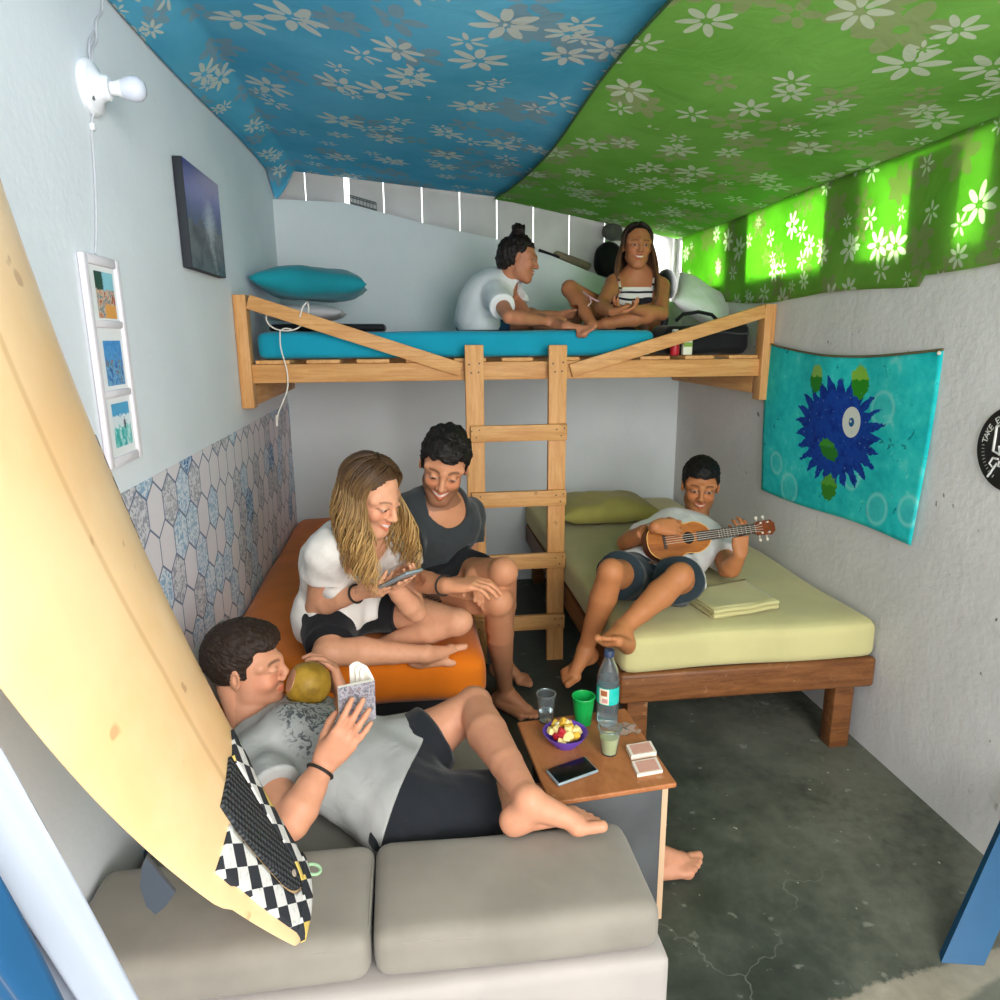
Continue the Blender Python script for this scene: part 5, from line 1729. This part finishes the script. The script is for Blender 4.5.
# --- the man reading on the sofa
P = V3(-.055, 1.462, .350)
SR, SL = at(257, 764, y=1.43), at(306, 733, y=1.69)
N = (SR + SL) / 2 + V3(-.050, .01, .032)
H = at(246, 668, y=1.60)
HR, HL = P + V3(.01, -.082, -.012), P + V3(-.01, .082, .012)
ER = at(292, 822, y=1.235); WR = at(323, 766, y=1.315)
COCO = at(308, 684, y=1.60); CR = .054
EL = reach(348, 730, SL, .25); WL = COCO + V3(.078, .035, -.058)
KL, AL = at(474, 706, y=1.60), at(528, 799, y=1.235)
KR, AR = at(540, 806, y=1.425), at(650, 851, z=.084)
jA = dict(P=P, N=N, H=H, f=(1, -.06, -.02), u=(-.06, 0, 1), SL=SL, SR=SR, EL=EL, ER=ER, WL=WL, WR=WR, HL=HL, HR=HR, KL=KL, KR=KR, AL=AL, AR=AR)
SOFAB = block((XL, 1.0, 0), (.425, 1.281, .370)); MATB = block((XL, 1.28, 0), (.222, 1.81, .2675))
dR = nrm(at(352, 728, y=WR[1] - .0) - WR)
BOOKC = WR + dR * .115 + V3(.02, .018, .012)
person('person', 'man in a grey printed T-shirt reclining on the sofa with a book and a coconut', jA, .94, tone='#c98f70', hair='#2b1e16', smile=0, beard=.35, eyes_closed=.7, curl=.0015, headk=.94,
       shirt=dict(mat=cloth('grey_tshirt', '#9fa09e'), sleeve=.55, hem=-.02, lap=.10, neck=.076, nf=.05, e=.014, seed=4, fold=.003),
       shorts=dict(mat=cloth('black_shorts', '#1f2227'), legL=.48, legR=.62, flare=.020, e=.007, seed=7),
       hands={'R': (dR, (.10, .95, .15), dict(curl=(.12, .25, .2), spread=.12, thumb=(.75, .35, .55))), 'L': ((-.30, .30, .9), (-.93, -.25, -.15), dict(curl=(.55, .55, .4), spread=.2, thumb=(.5, .6, .6)))},
       feet={'L': ((1, -.06, .02), (0, 0, 1)), 'R': ((1, .06, 0), (0, 0, 1))},
       sub=(SOFAB, MATB, FLOORB, globe(COCO, CR + .003)))
A_root = bpy.data.objects['person']
# printed motif on the shirt
for o in A_root.children:
    if o.name.startswith('tshirt'):
        m = M('printed_grey_jersey'); g = m.n('ShaderNodeSeparateXYZ'); m.link(m.coord('Object'), g.inputs[0]); X_, Y_, Z_ = [E(m.nt, q) for q in g.outputs]
        fwA = nrm(np.cross(nrm(SL - SR), nrm(N - P))); cA = lerp(P, N, .62) + fwA * .10 - nrm(SL - SR) * .045
        d = ((X_ - cA[0]) * (X_ - cA[0]) + (Y_ - cA[1]) * (Y_ - cA[1]) * .9 + (Z_ - cA[2]) * (Z_ - cA[2])).sqrt()
        n_ = m.noise(48, 4, .7, dist=1.5); k = n_.step(.50, .56) * (1 - (d + (m.noise(14, 2) - .5) * .07).step(.085, .12))
        m.col(m.mix(k * .85, m.mix(m.noise(9, 3).step(.3, .7), '#a3a4a1', '#969795'), '#3c4046')).set(.9, .2).bump(m.noise(16, 3, .55, dist=.6), .45, .010)
        o.data.materials[0] = m.m
ring_on(A_root, 'wrist_band', lerp(WR, ER, .10), WR - ER, .0275, .0035, BAND)
# coconut
cm = M('coconut_husk'); cc_ = cm.mix(cm.noise(22, 4, .6).step(.35, .65), '#b08a2e', '#8a6a1e')
cm.col(cm.mix(cm.noise(9, 3).step(.5, .7) * .6, cc_, '#c9a23c')).set(.45, .4).bump(cm.noise(25, 4), .3, .006)
coco = empty('coconut', COCO, 'golden brown coconut held to the lips of the reading man', 'coconut')
s = Solid(.0028); ca_ = nrm(V3(-.85, -.28, .42)); s.ell(COCO, np.eye(3), (CR, CR * .97, CR)); s.cut(COCO + ca_ * CR * .80, ca_)
w1 = waves(2, 55); s.dis = lambda X: .0015 * w1(X); V_, Q_ = s.mesh(); skin_obj('husk', V_, Q_, cm.m, coco)
B().lathe([(0, 0), (.028, 0), (.030, -.004), (.020, -.012), (0, -.013)], COCO + ca_ * (CR * .80 + .001), -ca_ * -1, 24).build('cut_flesh', plain('cut_coconut_pink', '#dfae8a', .5, var=.2, vs=50), coco)

# book
bc = BOOKC
e1 = nrm(at(376, 690, y=bc[1] + .02) - at(343, 697, y=bc[1])); e2 = nrm(at(345, 694, y=bc[1]) - at(337, 728, y=bc[1])); e2 = nrm(e2 - e1 * (e1 @ e2)); en = np.cross(e1, e2)
if en[1] > 0: en = -en                                               # towards the camera
bk = empty('book', bc, 'open paperback with a grey patterned cover in the hand of the reading man', 'book')
W_, H_ = .076, .092
o0 = at(340, 727, y=bc[1] + .012)
cover = picture('book_cover', [(.3, '#3f3f46'), (.43, '#77757d'), (.52, '#a9a5aa'), (.6, '#62616c'), (.7, '#a8867e')], 6, 4.4)
flat('front_cover', o0, o0 + e1 * W_, o0 + e1 * W_ + e2 * H_, o0 + e2 * H_, cover, bk)
b = B(); b.poly([o0 - en * .0006, o0 + e1 * W_ - en * .0006, o0 + e1 * W_ + e2 * H_ - en * .0006, o0 + e2 * H_ - en * .0006], -en * .007); PAGE = plain('book_paper', '#e9e4d8', .8)
b.build('page_block', PAGE, bk, smooth=False)
for i, (tw, tl) in enumerate(((.55, 1.0), (.75, .97), (1.0, 1.02))):
    def leaf(u, v, tw=tw):
        p = o0 + e2 * H_ * (.02 + .98 * v) + e1 * W_ * (1 - .55 * u * tw) - en * (.008 + .040 * u * tw) + e2 * (.018 * u * tw + .018 * math.sin(PI * u) * v) 
        return p - en * .010 * math.sin(PI * u)
    sheet(leaf, 10, 8, 'page', PAGE, bk, thick=.0006)

# --- the woman with the phone
P = V3(-.225, 2.13, .525); fB = nrm(V3(.72, -.69, 0)); lB = nrm(V3(.69, .72, 0))
N = at(357, 543, y=1.98); H = at(371, 496, y=1.90)
SR, SL = at(326, 552, y=1.90), N + lB * .13 + V3(.02, 0, -.02)
ER = reach(316, 606, SR, .245, False); WR = reach(362, 592, ER, .215)
PHN = at(401, 580, y=1.80)
EL = SL + V3(.05, -.12, -.19); WL = PHN + V3(-.035, .085, -.035)
HR, HL = P - lB * .078, P + lB * .078
KR, KL = at(330, 652, y=1.93), at(456, 622, y=2.0)
AR, AL = at(425, 654, y=1.925), at(372, 650, y=2.06)
uzp = nrm(H - PHN); uxp = V3(.6, -.6, .1); uxp = nrm(uxp - uzp * (uxp @ uzp))
jB = dict(P=P, N=N, H=H, f=(.74, -.58, -.42), u=(.22, -.2, 1), SL=SL, SR=SR, EL=EL, ER=ER, WL=WL, WR=WR, HL=HL, HR=HR, KL=KL, KR=KR, AL=AL, AR=AR, M=lerp(P, N, .5) - fB * .045 + V3(0, 0, .02))
person('person', 'woman with long wavy hair and cream T-shirt sitting cross-legged on the orange mattress', jB, .90, True, tone='#d39a78', hair='#4a3522', hairkind='long', smile=.9, brow='#5a3d28', bust=.95,
       shirt=dict(mat=cloth('cream_tshirt', '#e0dad2'), sleeve=.38, hem=-.015, e=.013, seed=14, lap=.12, lapr=.14, neck=.080, nu=.03, nf=.05),
       shorts=dict(mat=cloth('black_short_shorts', '#191a1d'), legL=.42, legR=.80, flare=.006, e=.007, waist=.08, fold=.001, seed=17),
       hands={'R': (nrm(PHN + V3(.01, -.03, -.01) - WR), (.05, .75, .55), dict(curl=(.35, .6, .4), spread=.06, thumb=(.8, .35, .5))), 'L': (nrm(V3(.55, -.75, .25)), (.0, -.35, .9), dict(curl=(.35, .6, .4), spread=.06, thumb=(.8, .35, .5)))},
       feet={'R': ((.95, .12, .02), (-.1, -.75, .65)), 'L': ((-.7, .5, .0), (.1, .3, .9))},
       sub=(ORBED, slab(PHN, uxp, np.cross(uzp, uxp), .127, .064, .0095)), hair_fn=long_hair(460, .215, .018, 48, .0034, seed=5, vol=.013, fwd=.05, c=('#4a3420', '#8f6a3c', '#cda566')))
B_root = bpy.data.objects['person.001']
ring_on(B_root, 'wrist_band', lerp(WR, ER, .12), WR - ER, .0255, .0035, BAND)
phone('phone', PHN, uxp, np.cross(uzp, uxp), 'phone held in both hands by the woman in the cream T-shirt', L=.125, W=.062)

# --- the man in the dark T-shirt
P = V3(.035, 2.32, .535); lC = nrm(V3(.88, .47, 0)); fC = nrm(V3(.47, -.88, 0))
N = at(436, 503, y=2.24); H = at(444, 466, y=2.17)
SR, SL = at(405, 515, y=2.19), at(468, 516, y=2.36)
ER = reach(403, 578, SR, .25); WR = reach(447, 586, ER, .225)
EL = at(467, 560, y=2.32); WL = reach(472, 575, EL, .215)
HR, HL = P - lC * .084, P + lC * .084
KR = reach(498, 602, HR, .385); AR = at(505, 690, z=.086)
KL = reach(503, 572, HL, .385); AL = at(502, 660, z=.086)
jC = dict(P=P, N=N, H=H, f=(-.10, -.9, -.38), u=(.16, -.32, .92), SL=SL, SR=SR, EL=EL, ER=ER, WL=WL, WR=WR, HL=HL, HR=HR, KL=KL, KR=KR, AL=AL, AR=AR)
person('person', 'smiling bearded man in a charcoal T-shirt sitting on the orange bed beside the ladder', jC, .93, tone='#c28763', hair='#17120f', smile=1., beard=.9, curl=.0045, hairvol=.010, brow='#17120f',
       shirt=dict(mat=cloth('charcoal_tshirt', '#34383a'), sleeve=.58, hem=-.03, e=.014, seed=24, lap=.12, neck=.078, nu=.02, nf=.06),
       shorts=dict(mat=cloth('black_shorts', '#17181b'), leg=.50, flare=.015, e=.007, seed=27),
       hands={'R': (nrm(V3(.9, -.2, .1)), (.1, .1, -1), dict(curl=(.3, .5, .3), spread=.1)), 'L': (nrm(V3(.25, -.85, -.35)), (-.5, .1, -.85), dict(curl=(.45, .6, .4), spread=.08))},
       feet={'R': ((.65, -.75, 0), (0, 0, 1)), 'L': ((.7, -.6, 0), (0, 0, 1))},
       sub=(ORBED, FLOORB, clear_of(1, .034), slab(PHN, uxp, np.cross(uzp, uxp), .127, .064, .0095)))
C_root = bpy.data.objects['person.002']
ring_on(C_root, 'wrist_band', lerp(WR, ER, .06), WR - ER, .0275, .003, BAND)

# --- the man with the ukulele
P = at(655, 580, y=2.27)
SR, SL = at(662, 529, y=2.59), at(722, 549, y=2.50)
N = (SR + SL) / 2 + V3(.03, .05, .035); H = at(700, 487, y=2.61)
lD = nrm(SL - SR)
HR, HL = P - nrm(V3(.93, -.35, -.05)) * .082, P + nrm(V3(.93, -.35, -.05)) * .082
ER = reach(626, 543, SR, .25); UK = at(677, 540, y=2.25); UKN = at(772, 527, y=2.29); uax = nrm(UKN - UK)
EL = at(728, 572, y=2.31); HLd = UK + uax * .240
WL = HLd + V3(-.008, -.034, -.075)
KR = at(611, 573, y=2.07); AR = at(586, 648, y=2.12)
KL = at(679, 577, y=2.03); AL = at(623, 628, y=1.93)
jD = dict(P=P, N=N, H=H, f=(-.30, -.93, -.12), u=(.02, -.10, 1), SL=SL, SR=SR, EL=EL, ER=ER, WL=WL, HL=HL, HR=HR, KL=KL, KR=KR, AL=AL, AR=AR)
UKF = nrm(np.cross(uax, (0.05, .45, 1)) * 1.)                           # the front of the ukulele
if UKF[1] > 0: UKF = -UKF
UKU = np.cross(UKF, uax) * 1.
if UKU[2] < 0: UKU = -UKU
jD['WR'] = UK - uax * .092 + UKU * .050 + UKF * .052


def uke_space(X):
    q = X - UK; x, y, z = q @ uax, q @ UKU, q @ UKF
    body = np.maximum(np.minimum(np.hypot(x + .055, y) - .083, np.hypot(x - .062, y) - .070), np.abs(z - .002) - .036)
    neck = np.maximum(np.maximum(np.abs(x - .23) - .147, np.abs(y) - .020 - .012 * (x > .28)), np.abs(z - .019) - .021)
    return np.minimum(body, neck)


person('person', 'man in a white T-shirt lying back on the green bed and playing a ukulele', jD, .88, tone='#b4764a', hair='#12100f', smile=.45, beard=.45, curl=.002, hairvol=.009, brow='#14100e',
       shirt=dict(mat=cloth('white_tshirt', '#dcdad7'), sleeve=.60, sleeveL=.38, hem=-.02, e=.012, seed=34),
       shorts=dict(mat=cloth('dark_green_shorts', '#28343a'), leg=.62, flare=.020, e=.007, seed=37),
       hands={'R': (nrm(uax - UKU * .12 - UKF * .08), -UKF - UKU * .25, dict(curl=(.40, .6, .4), spread=.06, thumb=(.8, .45, .3))), 'L': (V3(.02, .12, 1), (-.05, .95, -.1), dict(curl=(.35, .6, .5), spread=.12, thumb=(.7, .2, .7), tb=.2))},
       feet={'R': ((-.70, -.62, -.15), (-.2, -.25, .9)), 'L': ((-.55, -.55, .45), (.1, .55, .8))},
       sub=(GRBED, uke_space, block((.90, 1.99, .4), (1.22, 2.33, ZM + .046))))
# ukulele
t = empty('ukulele', UK, 'brown ukulele played by the man on the green bed', 'ukulele')
UW = wood('ukulele_top', '#a9662a', '#7a431a', (3, 30, 30), .3); UD = wood('ukulele_side', '#7d3f20', '#562812', (3, 30, 30), .3); FB = plain('fingerboard', '#3a2a22', .5)


def ukp(x, y, z): return UK + uax * x + UKU * y + UKF * z


outl = []
for a in np.linspace(0, 2 * PI, 72, False):
    ca, sa = math.cos(a), math.sin(a)
    x = .118 * ca - .004; wv = .078 - .018 * (ca + 1) * .5 - .016 * math.exp(-((x - .018) / .032) ** 2)
    outl.append((x, np.sign(sa) * abs(sa) ** .8 * wv))
b = B(); top = [b.bm.verts.new(ukp(x, y, .024)) for x, y in outl]; bot = [b.bm.verts.new(ukp(x, y, -.024)) for x, y in outl]
b.bm.faces.new(bot[::-1])
for i in range(72): b.bm.faces.new((top[i], bot[i], bot[(i + 1) % 72], top[(i + 1) % 72]))
b.build('sides', UD, t)
b = B(); b.poly([ukp(x * 1.01, y * 1.01, .024) for x, y in outl], UKF * .003); b.build('soundboard', UW, t)
b = B(); b.tube([ukp(x * 1.0, y * 1.0, .0265) for x, y in outl], .0018, 5, closed=True); b.build('binding', plain('ukulele_binding', '#d9a24e', .4), t)
B().lathe([(0, 0), (.021, 0), (.021, .0006), (0, .0006)], ukp(.03, 0, .0272), UKF, 28).build('sound_hole', plain('dark_hole', '#120b07', .8), t)
b = B(); b.bar(ukp(-.06, -.028, .030), ukp(-.06, .028, .030), .010, .006, UKF); b.build('bridge', FB, t)
b = B(); b.bar(ukp(.105, 0, .014), ukp(.285, 0, .014), .032, .022, UKF, .004); b.build('neck', UD, t)
b = B(); b.bar(ukp(.062, 0, .029), ukp(.285, 0, .029), .034, .005, UKF, .001); fbd = b.build('fingerboard', FB, t)
b = B()
for k in range(11): x = .285 - .195 * (1 - .93 ** k) * 1.4; b.bar(ukp(x, -.0165, .0318), ukp(x, .0165, .0318), .0014, .0012, UKF, 0)
b.build('frets', plain('fret_metal', '#b9b4a8', .3, metal=.8), fbd)
b = B(); b.poly([ukp(.285, -.017, .016), ukp(.30, -.024, .014), ukp(.355, -.027, .008), ukp(.372, -.014, .006), ukp(.372, .014, .006), ukp(.355, .027, .008), ukp(.30, .024, .014), ukp(.285, .017, .016)], UKF * .011)
hdst = b.build('headstock', UD, t, smooth=False)
for i, (x, y) in enumerate(((.312, .018), (.340, .018), (.312, -.018), (.340, -.018))):
    b = B(); b.cyl(ukp(x, y, .008), ukp(x, y, .030), .0035, n=10); b.cyl(ukp(x, y, .004), ukp(x, y * 2.1, .004), .0025, n=8); b.ball(ukp(x, y * 2.25, .004), .006, 6); b.build('tuning_peg', plain('peg', '#cfc6b4', .4), hdst)
b = B()
for k in range(4): y0 = -.012 + .008 * k; b.tube([ukp(-.06, y0, .0345), ukp(.285, y0 * .8, .0355), ukp(.318, y0 * 1.3, .026)], .0007, 4)
b.build('strings', plain('nylon_string', '#d8d2c4', .3), t)

# --- the two women on the loft
P = at(479, 321, y=3.24); N = at(504, 288, y=3.12); H = at(519, 259, y=3.06)
SR, SL = at(497, 297, y=3.03), at(510, 293, y=3.24)
HR, HL = P + V3(.02, -.075, 0), P + V3(.0, .075, .0)
ER = reach(509, 317, SR, .215); WR = reach(545, 321, ER, .20, False); EL = reach(528, 318, SL, .215); WL = reach(562, 315, EL, .20, False)
KR, AR = at(532, 321, y=3.14), at(566, 327, y=2.865)
KL, AL = at(530, 316, y=3.36), at(560, 322, y=3.30)
jE = dict(P=P, N=N, H=H, f=(.95, -.12, -.22), u=(.22, 0, 1), SL=SL, SR=SR, EL=EL, ER=ER, WL=WL, WR=WR, HL=HL, HR=HR, KL=KL, KR=KR, AL=AL, AR=AR, M=lerp(P, N, .5) + V3(-.03, .0, .03))
person('person', 'woman with a dark hair bun and white T-shirt sitting sideways on the loft', jE, .78, True, tone='#b67a5a', hair='#1a1310', hairkind='bun', smile=.4, h=.0036, bust=.8,
       shirt=dict(mat=cloth('white_loft_tshirt', '#dfe3e2'), sleeve=.50, hem=-.03, e=.014, seed=44),
       shorts=dict(mat=cloth('blue_shorts', '#27506e'), leg=.5, e=.006, flare=.01, seed=47),
       hands={'R': ((.95, -.1, -.05), (.1, .7, -.6), {}), 'L': ((.95, -.15, .1), (.1, -.6, -.7), {})},
       feet={'R': ((.62, -.72, .22), (-.55, -.25, .80)), 'L': ((.8, .1, .5), (-.5, 0, .8))}, sub=(LOFTB,), hair_fn=bun_hair)
P = at(634, 322, y=3.30); N = at(637, 277, y=3.21); H = at(637, 247, y=3.16)
SR, SL = at(614, 284, y=3.18), at(661, 287, y=3.22)
HR, HL = P + V3(-.078, 0, 0), P + V3(.078, 0, 0)
ER = reach(601, 306, SR, .21); WR = reach(612, 312, ER, .16); EL = reach(662, 314, SL, .21, True); WL = reach(632, 309, EL, .19)
KR, AR = at(571, 290, y=3.22), at(592, 325, y=3.02)
KL, AL = at(646, 315, y=3.03), at(606, 323, y=3.02)
jF = dict(M=lerp(P, N, .5) + V3(0, .035, 0), P=P, N=N, H=H, f=(-.10, -.98, -.06), u=(.03, -.06, 1), SL=SL, SR=SR, EL=EL, ER=ER, WL=WL, WR=WR, HL=HL, HR=HR, KL=KL, KR=KR, AL=AL, AR=AR)
STR = M('striped_top'); STR_ = STR
g = STR.n('ShaderNodeSeparateXYZ'); STR.link(STR.coord('Object'), g.inputs[0]); Y_, Z_ = E(STR.nt, g.outputs[1]), E(STR.nt, g.outputs[2])
upF = nrm(N - P); v_ = Y_ * float(upF[1]) + Z_ * float(upF[2])
STR.col(STR.mix((v_ / .030).fract() > .68, '#e4e2dc', '#1d2430')).set(.8, .2)
rF, HpF, ptF, frF, meshF = person('person', 'long-haired woman in a striped strappy top sitting on the loft with a raised knee', jF, .82, True, tone='#b67750', hair='#2a1b13', hairkind='long', smile=.7, h=.0036, bust=1.0,
       shirt=dict(mat=STR.m, sleeve=0, hem=.0, top=at(637, 286, y=3.10), e=.007, lap=.16, seed=54, name='strappy_top', fold=.002),
       shorts=dict(mat=cloth('dark_shorts', '#22252b'), leg=.3, e=.006, flare=.006, seed=57),
       hands={'R': ((.85, -.35, .1), (.1, -.2, .95), dict(curl=(.4, .6, .4), spread=.04)), 'L': ((-.85, -.35, .05), (-.1, -.2, .95), dict(curl=(.4, .6, .4), spread=.04))},
       feet={'R': ((-.75, -.4, -.3), (-.3, -.4, .8)), 'L': ((-.9, .2, .1), (0, -.6, .7))}, sub=(LOFTB, clear_of(4, .016)),
       hair_fn=long_hair(300, .25, .005, 22, .0036, seed=9, vol=.009, fwd=.03, front=70, c=('#1f1410', '#4a2f1c', '#8a5f38')))
from mathutils.bvhtree import BVHTree
tree = BVHTree.FromPolygons([tuple(v) for v in meshF[0]], [tuple(q) for q in meshF[1]])
for px0, px1 in ((620, 617), (652, 655)):                              # shoulder straps laid over the skin
    pts = []
    for k in np.linspace(0, 1, 14):
        d = nrm(ray(px0 + (px1 - px0) * k, 290 - 19 * k)); hit = tree.ray_cast(Vector(cC), Vector(d))
        if hit[0] is not None and (not pts or np.linalg.norm(np.array(hit[0]) - pts[-1]) < .06): pts.append(np.array(hit[0]) + np.array(hit[1]) * .0015)
    b = B(); b.tube(pts, .0055, 6); b.build('strap', STR.m, rF)
b = B(); pts = [at(583, 292, y=3.08), at(590, 297, y=3.02), at(600, 302, y=2.99), at(612, 305, y=2.97), at(628, 307, y=2.985)]
b.tube(smoothline(pts, 6), .0035, 6); b.tube(smoothline([at(590, 297, y=3.02), at(591, 302, y=3.0), at(588, 306, y=2.99)], 5), .003, 6)
tag(b.build('woven_bracelet', plain('pink_white_thread', '#e3b7bd', .7, var=.3, vs=200)), 'half-made pink and white thread bracelet in the hands of the woman in the striped top', 'bracelet')
#CASTEND
WORLD, DOORW, WINW, BACKW, EXPO = 1.25, 52, 380, 40, 1.15
# ------------------------------------------------------------------ light and camera
w = bpy.data.worlds.new('daylight'); sc.world = w; w.use_nodes = True
bg = w.node_tree.nodes['Background']; bg.inputs[0].default_value = (.97, .975, 1., 1); bg.inputs[1].default_value = WORLD


def area(name, loc, to, sx, sy, power, color=(1, 1, 1)):
    l = bpy.data.lights.new(name, 'AREA'); l.shape = 'RECTANGLE'; l.size = sx; l.size_y = sy; l.energy = power; l.color = color
    o = bpy.data.objects.new(name, l); COL.objects.link(o); o.location = loc
    o.rotation_euler = (Vector(to) - Vector(loc)).to_track_quat('-Z', 'Z').to_euler()
    return o


area('doorway_daylight', (1.15, -1.2, 1.65), (-.15, 2.2, 1.15), 1.9, 1.7, DOORW, (1, .985, .96))
area('window_daylight', (XR + .9, 2.75, 2.2), (XR, 2.75, 1.72), 2.6, .9, WINW, (1, .99, .95))
area('back_daylight', (.4, YB + .9, 2.4), (.4, YB, 1.9), 2.4, .8, BACKW, (1, .95, .88))
cd = bpy.data.cameras.new('camera'); co = bpy.data.objects.new('camera', cd); COL.objects.link(co)
cd.sensor_fit = 'HORIZONTAL'; cd.sensor_width = 36; cd.lens = CF * 36 / 1000; cd.clip_start = .02
mt = Matrix((cR, cU, -cF)).transposed().to_4x4(); mt.translation = Vector(cC); co.matrix_world = mt
sc.camera = co
sc.view_settings.view_transform = 'Standard'; sc.view_settings.look = 'None'; sc.view_settings.gamma = 1
sc.view_settings.use_curve_mapping = False; sc.view_settings.exposure = EXPO
